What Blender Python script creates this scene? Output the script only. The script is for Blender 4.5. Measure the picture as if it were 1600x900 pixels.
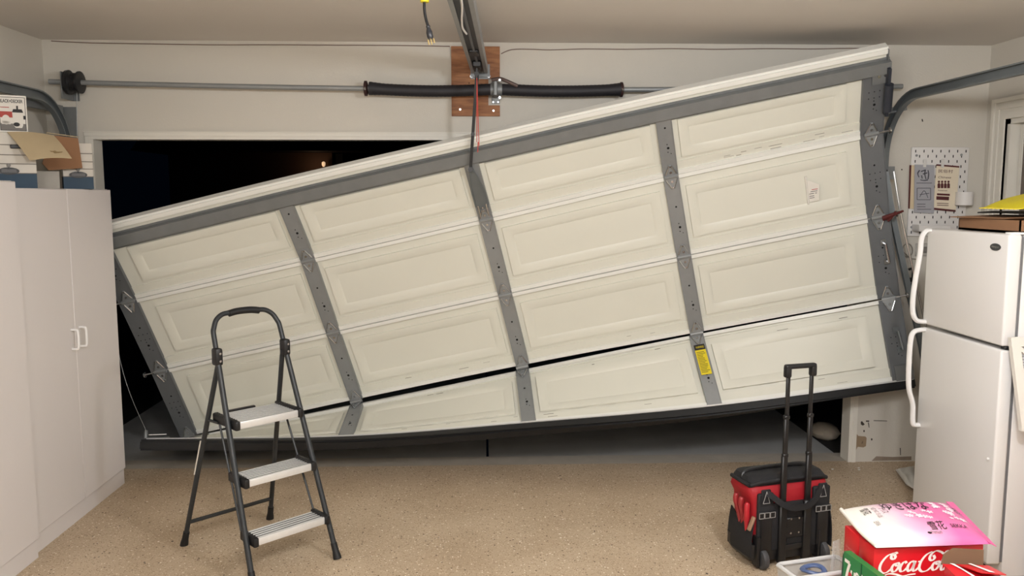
import bpy, bmesh, math, random
from mathutils import Vector as V, Matrix, Euler
random.seed(7)
for o in list(bpy.data.objects): bpy.data.objects.remove(o)
SC = bpy.context.scene; COL = SC.collection
pi = math.pi
# ------------------------------------------------------------------ camera
CAM_H, PITCH, YAW, FPX = 1.7714, .1129, .0344, 1280.5
cd = bpy.data.cameras.new('camera'); cam = bpy.data.objects.new('camera', cd); COL.objects.link(cam)
cam.location = (0, 0, CAM_H); cam.rotation_euler = (pi/2-PITCH, 0, -YAW)
cd.sensor_width = 36; cd.lens = 36*FPX/1600; cd.clip_start = .05; cd.clip_end = 200
SC.camera = cam
# ------------------------------------------------------------------ night sky, lamps, exposure
w = bpy.data.worlds.new('night'); SC.world = w; w.use_nodes = True
w.node_tree.nodes['Background'].inputs[0].default_value = (.0006, .0014, .0036, 1)
w.node_tree.nodes['Background'].inputs[1].default_value = .55
def area(name, loc, sx, sy, power, col, rot=(0, 0, 0)):
    l = bpy.data.lights.new(name, 'AREA'); l.shape = 'RECTANGLE'; l.size = sx; l.size_y = sy
    l.energy = power; l.color = col
    o = bpy.data.objects.new(name, l); COL.objects.link(o); o.location = loc; o.rotation_euler = rot; return o
def bulb(name, loc, r, power, col):
    l = bpy.data.lights.new(name, 'POINT'); l.shadow_soft_size = r; l.energy = power; l.color = col
    o = bpy.data.objects.new(name, l); COL.objects.link(o); o.location = loc; return o
bulb('opener_bulb', (-.12, 1.05, 2.34), .20, 108, (.985, .965, .935))
bulb('ceiling_lamp', (1.25, 1.7, 2.40), .11, 116, (.945, .965, 1))
bulb('rear_fill_light', (-.5, -.4, 2.40), .11, 70, (.97, .965, .97))  # added fill behind the camera to lift the ambient level, no known fixture
SC.view_settings.view_transform = 'Standard'; SC.view_settings.look = 'None'
SC.view_settings.exposure = -0.03; SC.view_settings.gamma = 1
SC.view_settings.use_curve_mapping = False
# ------------------------------------------------------------------ pixel -> point on a known plane
cp, sp, cy, sy = math.cos(PITCH), math.sin(PITCH), math.cos(YAW), math.sin(YAW)
FW = V((sy*cp, cy*cp, -sp)); RT = V((cy, -sy, 0)); UP = RT.cross(FW)
def at(x, y, X=None, Y=None, Z=None):
    d = RT*((x-800)/FPX) - UP*((y-450)/FPX) + FW
    t = X/d.x if X is not None else Y/d.y if Y is not None else (Z-CAM_H)/d.z
    return V((0, 0, CAM_H)) + d*t
D = 5.2296; CEIL = 2.7131; XL, XR = -2.6895, 3.2233; JL = -2.433; JR = JL+4.877; OPEN = 2.134
# ------------------------------------------------------------------ materials
def lin(c):
    return tuple(((v/255)/12.92 if v/255 <= .04045 else ((v/255+.055)/1.055)**2.4) for v in c)
MATS = {}
def mat(name, rgb, rough=.6, metal=0., var=0., vs=6., bump=0., bs=60., alpha=1., trans=0., emit=0., coat=0.):
    if name in MATS: return MATS[name]
    m = bpy.data.materials.new(name); m.use_nodes = True; nt = m.node_tree; b = nt.nodes['Principled BSDF']
    c = lin(rgb); b.inputs['Base Color'].default_value = (*c, 1)
    b.inputs['Roughness'].default_value = rough; b.inputs['Metallic'].default_value = metal
    b.inputs['Coat Weight'].default_value = coat
    if trans: b.inputs['Transmission Weight'].default_value = trans; b.inputs['IOR'].default_value = 1.2
    if alpha < 1: b.inputs['Alpha'].default_value = alpha
    if emit: b.inputs['Emission Color'].default_value = (*c, 1); b.inputs['Emission Strength'].default_value = emit
    if var or bump:
        tc = nt.nodes.new('ShaderNodeTexCoord')
    if var:
        n = nt.nodes.new('ShaderNodeTexNoise'); n.inputs['Scale'].default_value = vs; n.inputs['Detail'].default_value = 5
        nt.links.new(tc.outputs['Object'], n.inputs['Vector'])
        r = nt.nodes.new('ShaderNodeMix'); r.data_type = 'RGBA'
        r.inputs[6].default_value = (*[v*(1-var) for v in c], 1); r.inputs[7].default_value = (*[min(1, v*(1+var)) for v in c], 1)
        nt.links.new(n.outputs['Fac'], r.inputs[0]); nt.links.new(r.outputs[2], b.inputs['Base Color'])
    if bump:
        n2 = nt.nodes.new('ShaderNodeTexNoise'); n2.inputs['Scale'].default_value = bs; n2.inputs['Detail'].default_value = 3
        nt.links.new(tc.outputs['Object'], n2.inputs['Vector'])
        bp = nt.nodes.new('ShaderNodeBump'); bp.inputs['Strength'].default_value = bump; bp.inputs['Distance'].default_value = .004
        nt.links.new(n2.outputs['Fac'], bp.inputs['Height']); nt.links.new(bp.outputs[0], b.inputs['Normal'])
    MATS[name] = m; return m
def floor_mat():
    m = bpy.data.materials.new('epoxy_flake'); m.use_nodes = True; nt = m.node_tree; b = nt.nodes['Principled BSDF']
    N = nt.nodes.new; L = nt.links.new
    tc = N('ShaderNodeTexCoord')
    no = N('ShaderNodeTexNoise'); no.inputs['Scale'].default_value = 2.2; no.inputs['Detail'].default_value = 6; L(tc.outputs['Object'], no.inputs['Vector'])
    r0 = N('ShaderNodeValToRGB'); r0.color_ramp.elements[0].position = .3; r0.color_ramp.elements[1].position = .7
    r0.color_ramp.elements[0].color = (*lin((178, 157, 131)), 1); r0.color_ramp.elements[1].color = (*lin((196, 176, 150)), 1)
    L(no.outputs['Fac'], r0.inputs[0]); prev = r0.outputs[0]
    for sc, thr, rgb, rad in ((75, .10, (232, 222, 205), .32), (62, .07, (92, 72, 52), .30), (120, .30, (150, 126, 98), .4), (140, .22, (214, 196, 170), .4), (28, .035, (240, 232, 220), .16), (23, .02, (60, 46, 36), .15)):
        vo = N('ShaderNodeTexVoronoi'); vo.inputs['Scale'].default_value = sc; L(tc.outputs['Object'], vo.inputs['Vector'])
        s = N('ShaderNodeSeparateColor'); L(vo.outputs['Color'], s.inputs[0])
        a = N('ShaderNodeMath'); a.operation = 'LESS_THAN'; a.inputs[1].default_value = thr; L(s.outputs[0], a.inputs[0])
        d = N('ShaderNodeMath'); d.operation = 'LESS_THAN'; d.inputs[1].default_value = rad; L(vo.outputs['Distance'], d.inputs[0])
        mu = N('ShaderNodeMath'); mu.operation = 'MULTIPLY'; L(a.outputs[0], mu.inputs[0]); L(d.outputs[0], mu.inputs[1])
        mx = N('ShaderNodeMix'); mx.data_type = 'RGBA'; L(mu.outputs[0], mx.inputs[0]); L(prev, mx.inputs[6]); mx.inputs[7].default_value = (*lin(rgb), 1)
        prev = mx.outputs[2]
    L(prev, b.inputs['Base Color']); b.inputs['Roughness'].default_value = .48; b.inputs['Specular IOR Level'].default_value = .35
    n2 = N('ShaderNodeTexNoise'); n2.inputs['Scale'].default_value = 90; L(tc.outputs['Object'], n2.inputs['Vector'])
    bp = N('ShaderNodeBump'); bp.inputs['Strength'].default_value = .25; bp.inputs['Distance'].default_value = .003
    L(n2.outputs['Fac'], bp.inputs['Height']); L(bp.outputs[0], b.inputs['Normal'])
    return m
def wood_mat(name, a, c2, scale=(3, 3, 22)):
    m = bpy.data.materials.new(name); m.use_nodes = True; nt = m.node_tree; b = nt.nodes['Principled BSDF']
    N = nt.nodes.new; L = nt.links.new
    tc = N('ShaderNodeTexCoord'); mp = N('ShaderNodeMapping'); mp.inputs['Scale'].default_value = scale; L(tc.outputs['Object'], mp.inputs[0])
    n = N('ShaderNodeTexNoise'); n.inputs['Scale'].default_value = 2.2; n.inputs['Detail'].default_value = 7; n.inputs['Distortion'].default_value = .7; L(mp.outputs[0], n.inputs['Vector'])
    r = N('ShaderNodeValToRGB'); r.color_ramp.elements[0].position = .32; r.color_ramp.elements[1].position = .68
    r.color_ramp.elements[0].color = (*lin(a), 1); r.color_ramp.elements[1].color = (*lin(c2), 1)
    L(n.outputs['Fac'], r.inputs[0]); L(r.outputs[0], b.inputs['Base Color']); b.inputs['Roughness'].default_value = .65
    return m
WALL = mat('wall_paint', (203, 198, 188), .75, var=.025, vs=3, bump=.18, bs=110)
CEILM = mat('ceiling_paint', (218, 213, 207), .8, var=.02, vs=2, bump=.15, bs=120)
TRIM = mat('trim_paint', (222, 218, 208), .5, var=.03, vs=8)
FLOOR = floor_mat()
CONC = mat('concrete', (160, 156, 150), .9, var=.16, vs=9, bump=.4, bs=70)
DOORM = mat('door_steel_paint', (222, 221, 209), .46, var=.022, vs=5, bump=.05, bs=30)
DOORL = mat('door_edge_white', (234, 234, 228), .4, var=.03, vs=12)
GALV = mat('galvanised', (146, 149, 150), .42, .35, var=.10, vs=16, bump=.05, bs=60)
GALVD = mat('galvanised_dull', (126, 129, 130), .48, .35, var=.12, vs=14)
ENDST = mat('end_stile_steel', (112, 115, 118), .5, .3, var=.10, vs=14)
TRACK = mat('track_steel', (118, 124, 127), .40, .45, var=.14, vs=10)
STEEL = mat('bright_steel', (190, 192, 194), .25, .95)
BLACKM = mat('black_plastic', (22, 22, 24), .45)
RUBBER = mat('black_rubber', (20, 21, 23), .55, var=.2, vs=30)
HOLE = mat('hole_black', (6, 6, 7), .9)
LADD = mat('charcoal_paint', (44, 47, 50), .42, .1, var=.1, vs=30)
ALU = mat('step_aluminium', (226, 226, 225), .34, .35, var=.06, vs=40)
WHITE = mat('white_paint', (222, 219, 216), .5, var=.01, vs=3)
CABM = mat('cabinet_white', (222, 216, 214), .5, var=.012, vs=3)
FRID = mat('fridge_enamel', (226, 224, 222), .32, var=.008, vs=4, bump=.05, bs=220, coat=.2)
FRIDH = mat('fridge_handle', (238, 237, 236), .28)
GASK = mat('gasket_grey', (112, 112, 114), .6)
CARD = mat('cardboard', (142, 104, 74), .85, var=.06, vs=10)
CARDL = mat('kraft_sheet', (180, 162, 130), .85, var=.07, vs=12)
WOOD = wood_mat('board_wood', (122, 76, 46), (164, 112, 72))
RED = mat('carton_red', (206, 20, 34), .35, coat=.2)
PAPER = mat('paper_white', (226, 222, 214), .6)
INK = mat('ink_black', (24, 22, 24), .6)
# ------------------------------------------------------------------ mesh helpers
class MB:
    def __init__(s): s.v = []; s.f = []; s.m = []; s.sm = []
    def add(s, vs, fs, mi=0, smooth=False):
        k = len(s.v); s.v += [tuple(p) for p in vs]
        for f in fs: s.f.append([i+k for i in f]); s.m.append(mi); s.sm.append(smooth)
    def box(s, c, size, M=None, mi=0):
        x, y, z = [q/2 for q in size]; c = V(c)
        vs = [V((a, b, e)) for a in (-x, x) for b in (-y, y) for e in (-z, z)]
        if M is not None: vs = [M @ p for p in vs]
        s.add([p+c for p in vs], [(0, 1, 3, 2), (4, 6, 7, 5), (0, 4, 5, 1), (2, 3, 7, 6), (0, 2, 6, 4), (1, 5, 7, 3)], mi)
    def bb(s, x0, x1, y0, y1, z0, z1, mi=0):
        s.box(((x0+x1)/2, (y0+y1)/2, (z0+z1)/2), (x1-x0, y1-y0, z1-z0), None, mi)
    def rbox(s, c, size, r=.01, seg=2, M=None, mi=0, smooth=True):
        bm = bmesh.new(); bmesh.ops.create_cube(bm, size=1)
        bmesh.ops.scale(bm, vec=size, verts=bm.verts)
        bmesh.ops.bevel(bm, geom=bm.edges[:], offset=min(r, min(size)*.49), segments=seg, profile=.5, affect='EDGES')
        bm.verts.index_update(); vs = [p.co.copy() for p in bm.verts]
        if M is not None: vs = [M @ p for p in vs]
        s.add([p+V(c) for p in vs], [[q.index for q in f.verts] for f in bm.faces], mi, smooth); bm.free()
    def tube(s, path, r, n=10, mi=0, cap=True, sx=1., up=None):
        path = [V(p) for p in path]; rr = r if isinstance(r, (list, tuple)) else [r]*len(path)
        k = len(s.v); prev = None; vs = []; fs = []
        for i, p in enumerate(path):
            t = (path[min(i+1, len(path)-1)]-path[max(i-1, 0)]).normalized()
            if prev is None:
                a = V(up) if up is not None else (V((0, 0, 1)) if abs(t.z) < .9 else V((0, 1, 0)))
                prev = (a-t*a.dot(t)).normalized()
            else: prev = (prev-t*prev.dot(t)).normalized()
            q = t.cross(prev)
            for j in range(n):
                th = 2*pi*j/n; vs.append(p+prev*(math.cos(th)*rr[i])+q*(math.sin(th)*rr[i]*sx))
        for i in range(len(path)-1):
            for j in range(n): fs.append((i*n+j, i*n+(j+1) % n, (i+1)*n+(j+1) % n, (i+1)*n+j))
        s.add(vs, fs, mi, True)
        if cap:
            s.add(vs[:n], [list(range(n))[::-1]], mi); s.add(vs[-n:], [list(range(n))], mi)
    def ring(s, prof, path, ax, mi=0): pass
    def sweep(s, path, prof, up, mi=0, closed=True):
        """prof: list of (a,b): a along side vector, b along 'up' vector (kept fixed per point)"""
        path = [V(p) for p in path]; n = len(prof); vs = []; fs = []
        for i, p in enumerate(path):
            t = (path[min(i+1, len(path)-1)]-path[max(i-1, 0)]).normalized()
            u = V(up[i]) if isinstance(up, list) else V(up); u = (u-t*u.dot(t)).normalized(); q = t.cross(u)
            for a, b in prof: vs.append(p+q*a+u*b)
        for i in range(len(path)-1):
            for j in range(n if closed else n-1): fs.append((i*n+j, i*n+(j+1) % n, (i+1)*n+(j+1) % n, (i+1)*n+j))
        s.add(vs, fs, mi)
        if closed: s.add(vs[:n], [list(range(n))[::-1]], mi); s.add(vs[-n:], [list(range(n))], mi)
    def disc(s, c, nrm, r, n=10, th=.002, mi=0):
        c = V(c); nn = V(nrm).normalized(); s.tube([c, c+nn*th], r, n, mi)
    def lathe(s, c, axis, prof, n=20, mi=0):
        """prof: (along axis, radius)"""
        c = V(c); ax = V(axis).normalized(); a = ax.orthogonal().normalized(); b = ax.cross(a); vs = []; fs = []
        for (h, r) in prof:
            for j in range(n): vs.append(c+ax*h+a*(r*math.cos(2*pi*j/n))+b*(r*math.sin(2*pi*j/n)))
        for i in range(len(prof)-1):
            for j in range(n): fs.append((i*n+j, i*n+(j+1) % n, (i+1)*n+(j+1) % n, (i+1)*n+j))
        s.add(vs, fs, mi, True)
        s.add(vs[:n], [list(range(n))[::-1]], mi); s.add(vs[-n:], [list(range(n))], mi)
    def prism(s, poly, ext, mi=0):
        poly = [V(p) for p in poly]; n = len(poly); e = V(ext)
        s.add(poly+[p+e for p in poly], [list(range(n)), [n+i for i in range(n)][::-1]]+[(i, (i+1) % n, n+(i+1) % n, n+i) for i in range(n)], mi)
    def build(s, name, mats, parent=None):
        me = bpy.data.meshes.new(name); me.from_pydata(s.v, [], s.f)
        for m in (mats if isinstance(mats, (list, tuple)) else [mats]): me.materials.append(m)
        me.polygons.foreach_set('material_index', s.m); me.polygons.foreach_set('use_smooth', s.sm); me.update()
        bm = bmesh.new(); bm.from_mesh(me); bmesh.ops.recalc_face_normals(bm, faces=bm.faces[:]); bm.to_mesh(me); bm.free()
        try: me.set_sharp_from_angle(angle=math.radians(42))
        except Exception: pass
        o = bpy.data.objects.new(name, me); COL.objects.link(o)
        if parent: o.parent = parent; o.matrix_parent_inverse = parent.matrix_world.inverted() if parent.type != 'EMPTY' else Matrix.Translation(parent.location).inverted()
        return o
def tag(o, label, cat, group=None, kind=None):
    if label: o['label'] = label
    if cat: o['category'] = cat
    if group: o['group'] = group
    if kind: o['kind'] = kind
    return o
def thing(name, loc, label, cat, group=None):
    o = bpy.data.objects.new(name, None); COL.objects.link(o); o.location = loc; o.empty_display_size = .1
    return tag(o, label, cat, group)
def struct(o): o['kind'] = 'structure'; return o
def crom(pts, k=6):
    pts = [V(p) for p in pts]; out = []
    for i in range(len(pts)-1):
        a = pts[max(i-1, 0)]; b = pts[i]; c = pts[i+1]; d = pts[min(i+2, len(pts)-1)]
        for j in range(k):
            t = j/k; out.append(.5*((2*b)+(c-a)*t+(2*a-5*b+4*c-d)*t*t+(3*b-a-3*c+d)*t*t*t))
    out.append(pts[-1]); return out
def text2d(body, size=1., bold=0., shear=0.):
    cu = bpy.data.curves.new('t', 'FONT'); cu.body = body; cu.size = size; cu.offset = bold; cu.shear = shear; cu.align_x = 'CENTER'; cu.align_y = 'CENTER'; cu.resolution_u = 3
    o = bpy.data.objects.new('t', cu); COL.objects.link(o); dg = bpy.context.evaluated_depsgraph_get(); dg.update()
    me = bpy.data.meshes.new_from_object(o.evaluated_get(dg)); vs = [(p.co.x, p.co.y) for p in me.vertices]; fs = [list(p.vertices) for p in me.polygons]
    bpy.data.objects.remove(o); bpy.data.curves.remove(cu); bpy.data.meshes.remove(me)
    return vs, fs
def text_on(mb, body, O, ux, uy, size, mi=0, bold=0., shear=0., fit=None, lift=.0006):
    vs, fs = text2d(body, 1., bold, shear)
    if not vs: return
    x0, x1 = min(v[0] for v in vs), max(v[0] for v in vs); y0, y1 = min(v[1] for v in vs), max(v[1] for v in vs)
    k = size/(y1-y0); kx = k if fit is None else fit/(x1-x0); ux = V(ux).normalized(); uy = V(uy).normalized(); n = ux.cross(uy)
    mb.add([V(O)+ux*((x-(x0+x1)/2)*kx)+uy*((y-(y0+y1)/2)*k)+n*lift for x, y in vs], fs, mi)
def quad_on(mb, O, ux, uy, x0, x1, y0, y1, mi=0, lift=.0004):
    ux = V(ux).normalized(); uy = V(uy).normalized(); n = ux.cross(uy); O = V(O)+n*lift
    mb.add([O+ux*a+uy*b for a, b in ((x0, y0), (x1, y0), (x1, y1), (x0, y1))], [(0, 1, 2, 3)], mi)
def strokes_on(mb, strokes, place, width, mi=0, nib=.6, amin=.35, k=8):
    """calligraphic pen: flat ribbons along smoothed 2-D strokes; place(x,y)->3-D"""
    for st in strokes:
        pts = crom([(a, b, 0) for a, b in st], k); L = []; Rr = []
        for i, p in enumerate(pts):
            t = (pts[min(i+1, len(pts)-1)]-pts[max(i-1, 0)]).normalized(); n = V((-t.y, t.x, 0))
            ang = abs(math.sin(math.atan2(t.y, t.x)-nib)); wd = width*(amin+(1-amin)*ang)/2
            L.append(p+n*wd); Rr.append(p-n*wd)
        n = len(pts); mb.add([place(p.x, p.y) for p in L]+[place(p.x, p.y) for p in Rr], [(i, i+1, n+i+1, n+i) for i in range(n-1)], mi)
# ================================================================== THE SETTING
Y0 = -1.2                                             # back of the garage, behind the camera
T = .12
m = MB(); m.bb(XL-T, XR+T, Y0-T, D+.02, -.12, 0); struct(m.build('floor', FLOOR))
m = MB(); m.bb(XL-T, XR+T, Y0-T, D+T, CEIL, CEIL+.1); struct(m.build('ceiling', CEILM))
m = MB(); m.bb(XL-T, XL, Y0-T, D+T, 0, CEIL); struct(m.build('wall_left', WALL))
m = MB(); m.bb(XL, XR, Y0-T, Y0, 0, CEIL); struct(m.build('wall_back', WALL))
# right wall with a doorway next to the corner
DY0, DY1, DZ0, DZ1 = 4.10, 5.015, .18, 2.235
m = MB(); m.bb(XR, XR+T, Y0-T, DY0, 0, CEIL); m.bb(XR, XR+T, DY1, D+T, 0, CEIL); m.bb(XR, XR+T, DY0, DY1, DZ1, CEIL); m.bb(XR, XR+T, DY0, DY1, 0, DZ0)
struct(m.build('wall_right', WALL))
m = MB(); m.bb(XL, JL, D, D+.11, 0, CEIL); m.bb(JR, XR, D, D+.11, 0, CEIL); m.bb(JL, JR, D, D+.11, OPEN, CEIL)
wf = struct(m.build('wall_front', WALL))
STAIN = mat('bare_drywall', (148, 128, 104), .9, var=.15, vs=40)
SCUFF = mat('scuff_dark', (66, 58, 52), .9)
GRIME = mat('grime', (142, 128, 114), .95, var=.2, vs=25)
def wall_patch(name, pts, mt, th=.0012):
    poly = [at(x, y, Y=D-.0005) for x, y in pts]; q = MB(); q.prism(poly, (0, -th, 0)); return q.build(name, mt, wf)
wall_patch('bare_patch', [(1337, 676), (1341, 681), (1352, 682), (1354, 684), (1353, 697), (1349, 699), (1340, 698), (1336, 706), (1335, 712), (1336, 690)], STAIN)
wall_patch('grime_patch', [(1366, 716), (1369, 713), (1395, 714), (1424, 713), (1424, 719), (1362, 720)], GRIME)
for pts in ([(1345, 659), (1347, 658), (1351, 663), (1348, 665), (1345, 663)], [(1353, 657), (1358, 657), (1358, 659), (1353, 659)], [(1356, 660), (1357.4, 660), (1358.5, 668), (1357.5, 668)],
            [(1349, 672), (1351, 672), (1351, 675), (1349, 675)], [(1361, 685), (1363, 685), (1363, 688), (1361, 688)], [(1346, 689), (1348.5, 689), (1348, 693), (1346, 693)], [(1365, 656.6), (1386, 657.4), (1386, 658.3), (1365, 657.6)], [(1406, 700), (1407.2, 700), (1407.4, 711), (1406.4, 711)],
            [(1440, 186), (1441.5, 186), (1442.5, 190), (1440.5, 190)], [(1408, 264), (1410, 264), (1410, 266), (1408, 266)]):
    wall_patch('scuff', pts, SCUFF)
# door-opening frame: two jambs and a head, with the narrow stop strip along each
m = MB(); m.bb(JL-.004, JL+.022, D-.006, D+.112, 0, OPEN-.0205); m.bb(JL-.028, JL, D-.008, D, 0, OPEN-.001); struct(m.build('trim_1', TRIM))
m = MB(); m.bb(JR-.022, JR+.004, D-.006, D+.112, 0, OPEN-.0205); m.bb(JR, JR+.028, D-.01, D, 0, OPEN-.001); struct(m.build('trim_2', TRIM))
m = MB(); m.bb(JL-.03, JR+.03, D-.012, D, OPEN, OPEN+.022); m.bb(JL-.032, JR+.032, D-.02, D, OPEN+.022, OPEN+.028); m.bb(JL, JR, D-.006, D+.112, OPEN-.02, OPEN); struct(m.build('trim_3', TRIM))
# side door in the right wall: casing, jamb, slab standing ajar in the dark
d1 = tag(bpy.data.objects.new('door_1', None), None, None, kind='structure'); COL.objects.link(d1); d1.location = (XR, (DY0+DY1)/2, DZ0)
m = MB()
for a, b, th in ((0, .13, .014), (0, .04, .024), (.062, .09, .022), (.105, .13, .028)):
    m.bb(XR-th, XR, DY1+a, DY1+b, DZ0, DZ1+b); m.bb(XR-th, XR, DY0-b, DY0-a, DZ0, DZ1+b); m.bb(XR-th, XR, DY0-a, DY1+a, DZ1+a, DZ1+b)
m.build('casing', TRIM, d1)
m = MB(); m.bb(XR, XR+T+.1, DY1-.03, DY1, DZ0, DZ1); m.bb(XR, XR+T+.1, DY0, DY0+.03, DZ0, DZ1); m.bb(XR, XR+T+.1, DY0, DY1, DZ1-.03, DZ1); m.build('jamb', TRIM, d1)
m = MB(); m.bb(XR+.06, XR+.10, DY0+.035, DY1-.075, DZ0+.01, DZ1-.035); m.build('door_slab', mat('slab_taupe', (104, 94, 86), .5), d1)
m = MB(); m.bb(XR+.055, XR+.10, DY1-.073, DY1-.045, DZ0+.01, DZ1-.035); m.build('edge_strip', TRIM, d1)
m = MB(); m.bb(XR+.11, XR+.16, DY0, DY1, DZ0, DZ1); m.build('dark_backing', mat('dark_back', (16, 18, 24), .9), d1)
# outside: threshold strip, driveway with joint, planting bed
m = MB(); m.bb(JL-.1, JR+.1, D+.02, D+.20, -.2, -.002); struct(m.build('threshold', mat('threshold_concrete', (172, 164, 152), .9, var=.22, vs=7, bump=.4, bs=50)))
dv = tag(bpy.data.objects.new('driveway', None), None, None, kind='structure'); COL.objects.link(dv)
DRV = mat('driveway_concrete', (168, 168, 166), .95, var=.2, vs=4, bump=.4, bs=60)
for x0, x1 in ((JL-.4, .012), (.03, JR)):
    for y0, y1 in ((D+.2, 8.4), (8.42, 12.2)):
        m = MB(); m.bb(x0, x1, y0, y1, -.2, -.022); m.build('concrete_slab', DRV, dv)
m = MB(); m.bb(JR, 9, D+.11, 14, -.3, -.06); struct(m.build('planting_bed', mat('dark_soil', (30, 27, 25), .95, var=.4, vs=20, bump=1, bs=30)))
m = MB(); m.bb(-14, JL-.4, D+.11, 14, -.3, -.05); struct(m.build('side_lawn', mat('night_lawn', (22, 26, 22), .95, var=.3, vs=20)))
m = MB(); m.bb(-30, 30, 12.2, 48, -.4, -.08); struct(m.build('street', mat('asphalt', (44, 45, 48), .95, var=.2, vs=3)))
# pale stone in the planting bed
m = MB(); c = at(1290, 690, Z=-.05)
vs = []; fs = []
for i in range(7):
    for j in range(12):
        th = pi*i/6; ph = 2*pi*j/12; k = 1+.12*math.sin(3*ph+i)
        vs.append(c+V((.10*k*math.sin(th)*math.cos(ph)+.03, .12*k*math.sin(th)*math.sin(ph)+.1, .065*math.cos(th)+.05)))
for i in range(6):
    for j in range(12): fs.append((i*12+j, i*12+(j+1) % 12, (i+1)*12+(j+1) % 12, (i+1)*12+j))
m.add(vs, fs, 0, True)
tag(m.build('landscape_stone', mat('pale_stone', (196, 184, 166), .9, var=.15, vs=10, bump=.6, bs=20)), 'pale rounded stone lying in the dark planting bed outside the opening', 'stone')
# house across the street with a lit porch
hs = thing('neighbor_house', (-3.9, 24, -.08), 'dark house across the street with a dimly lit porch', 'house')
HW = mat('house_stucco', (112, 90, 78), .9)
m = MB(); m.bb(-9, -4.35, 24, 29, -.08, 3.0); m.bb(-4.35, 1.5, 25.6, 29, -.08, 3.0); m.build('house_wall', HW, hs)
m = MB(); m.prism([(-9.6, 22.9, 2.98), (-9.6, 30, 2.98), (-9.6, 26.4, 5.0)], (11.8, 0, 0)); m.build('house_roof', mat('house_roof', (34, 32, 34), .9), hs)
m = MB(); m.bb(-4.25, -4.05, 24.0, 24.2, -.08, 2.95); m.build('porch_post', mat('post_dark', (40, 40, 44), .8), hs)
m = MB(); m.lathe((-4.55, 23.75, 2.62), (0, 0, 1), [(-.05, .02), (0, .05), (.07, .05), (.1, .02)], 10)
m.build('porch_lamp', mat('porch_glow', (255, 214, 170), .5, emit=.7), hs)
bulb('porch_bulb', (-4.75, 23.5, 2.60), .06, 1.5, (1, .62, .36))
m = MB(); 
for k in range(90):
    a = random.random()*2*pi; r = random.random()**.5*.7; z = random.random()*1.5; c = V((-4.0+r*math.cos(a), 23.2+r*.6*math.sin(a), z+.4))
    n = V((random.uniform(-1, 1), random.uniform(-1, 1), random.uniform(-.3, 1))).normalized(); t = n.orthogonal().normalized()*.14; b = n.cross(t)
    m.add([c-t, c+b*.5, c+t, c-b*.5], [(0, 1, 2, 3)])
m.tube([(-4.0, 23.2, -.08), (-4.0, 23.2, 1.4)], .05, 6)
tag(m.build('porch_shrub', mat('night_leaf', (58, 58, 46), .8)), 'leafy shrub beside the lit porch across the street', 'shrub')

# ================================================================== GARAGE DOOR (knocked out of its tracks)
GR = [[-2.44, 5.1, 1.556], [-1.245, 5.034, 1.845], [-0.11, 4.94, 2.099], [1.022, 4.799, 2.345], [2.248, 4.603, 2.588],
      [-2.35, 5.336, 1.089], [-1.122, 5.272, 1.367], [0.015, 5.183, 1.629], [1.151, 5.058, 1.895], [2.369, 4.877, 2.157],
      [-2.23, 5.501, 0.594], [-1.004, 5.432, 0.872], [0.139, 5.332, 1.132], [1.277, 5.192, 1.389], [2.495, 4.994, 1.657],
      [-2.11, 5.648, 0.096], [-0.881, 5.576, 0.377], [0.262, 5.459, 0.633], [1.402, 5.292, 0.877], [2.624, 5.067, 1.144],
      [-2.107, 5.640, 0.062], [-0.878, 5.575, 0.318], [0.262, 5.460, 0.578], [1.402, 5.305, 0.848], [2.613, 5.034, 1.14],
      [-2.145, 5.133, 0.208], [-0.881, 5.076, 0.235], [0.281, 5.013, 0.336], [1.446, 4.987, 0.448], [2.699, 4.997, 0.62]]
ROW = [[V(GR[j*5+i]) for i in range(5)] for j in range(6)]
SEC = [(0, 1), (1, 2), (2, 3), (4, 5)]
WW = [1.262, 1.177, 1.177, 1.262]; XS = [0, 1.262, 2.439, 3.616, 4.878]; SH = .533
def rowpt(j, u):
    i = max(0, min(3, int(math.floor(u)))); t = u-i; R_ = ROW[j]
    b, c = R_[i], R_[i+1]; a = R_[i-1] if i > 0 else b*2-c; d = R_[i+2] if i < 3 else c*2-b
    return .5*((2*b)+(c-a)*t+(2*a-5*b+4*c-d)*t*t+(3*b-a-3*c+d)*t*t*t) if 0 <= t <= 1 else b+(c-b)*t
def xu(x):
    for i in range(4):
        if x <= XS[i+1] or i == 3: return i+(x-XS[i])/WW[i]
def S(s, x, y, n=0.):
    """point on section s: x metres from the left end, y metres below its top edge, n metres towards the room"""
    a, b = SEC[s]
    def P(x_, y_): u = xu(x_); return rowpt(a, u).lerp(rowpt(b, u), y_/SH)
    e = .01; p = P(x, y); du = P(x+e, y)-P(x-e, y); dv = P(x, y+e)-P(x, y-e); nn = du.cross(dv).normalized()
    if nn.dot(V((0, 0, CAM_H))-p) < 0: nn = -nn
    if s == 3: pass
    return p+nn*n
def slab(mb, s, x0, x1, y0, y1, n0, n1, nx=None, mi=0):
    if nx is None: nx = max(1, int((x1-x0)/.2))
    vs = []
    for i in range(nx+1):
        x = x0+(x1-x0)*i/nx
        vs += [S(s, x, y0, n0), S(s, x, y0, n1), S(s, x, y1, n1), S(s, x, y1, n0)]
    fs = [(0, 1, 2, 3), tuple(nx*4+k for k in (3, 2, 1, 0))]
    for i in range(nx):
        for k in range(4): fs.append((i*4+k, i*4+(k+1) % 4, (i+1)*4+(k+1) % 4, (i+1)*4+k))
    mb.add(vs, fs, mi)
gd = thing('garage_door', ROW[5][0], 'white sectional garage door hanging crooked, torn out of its tracks', 'garage door')
E_ = XS[4]; sections = []
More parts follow.
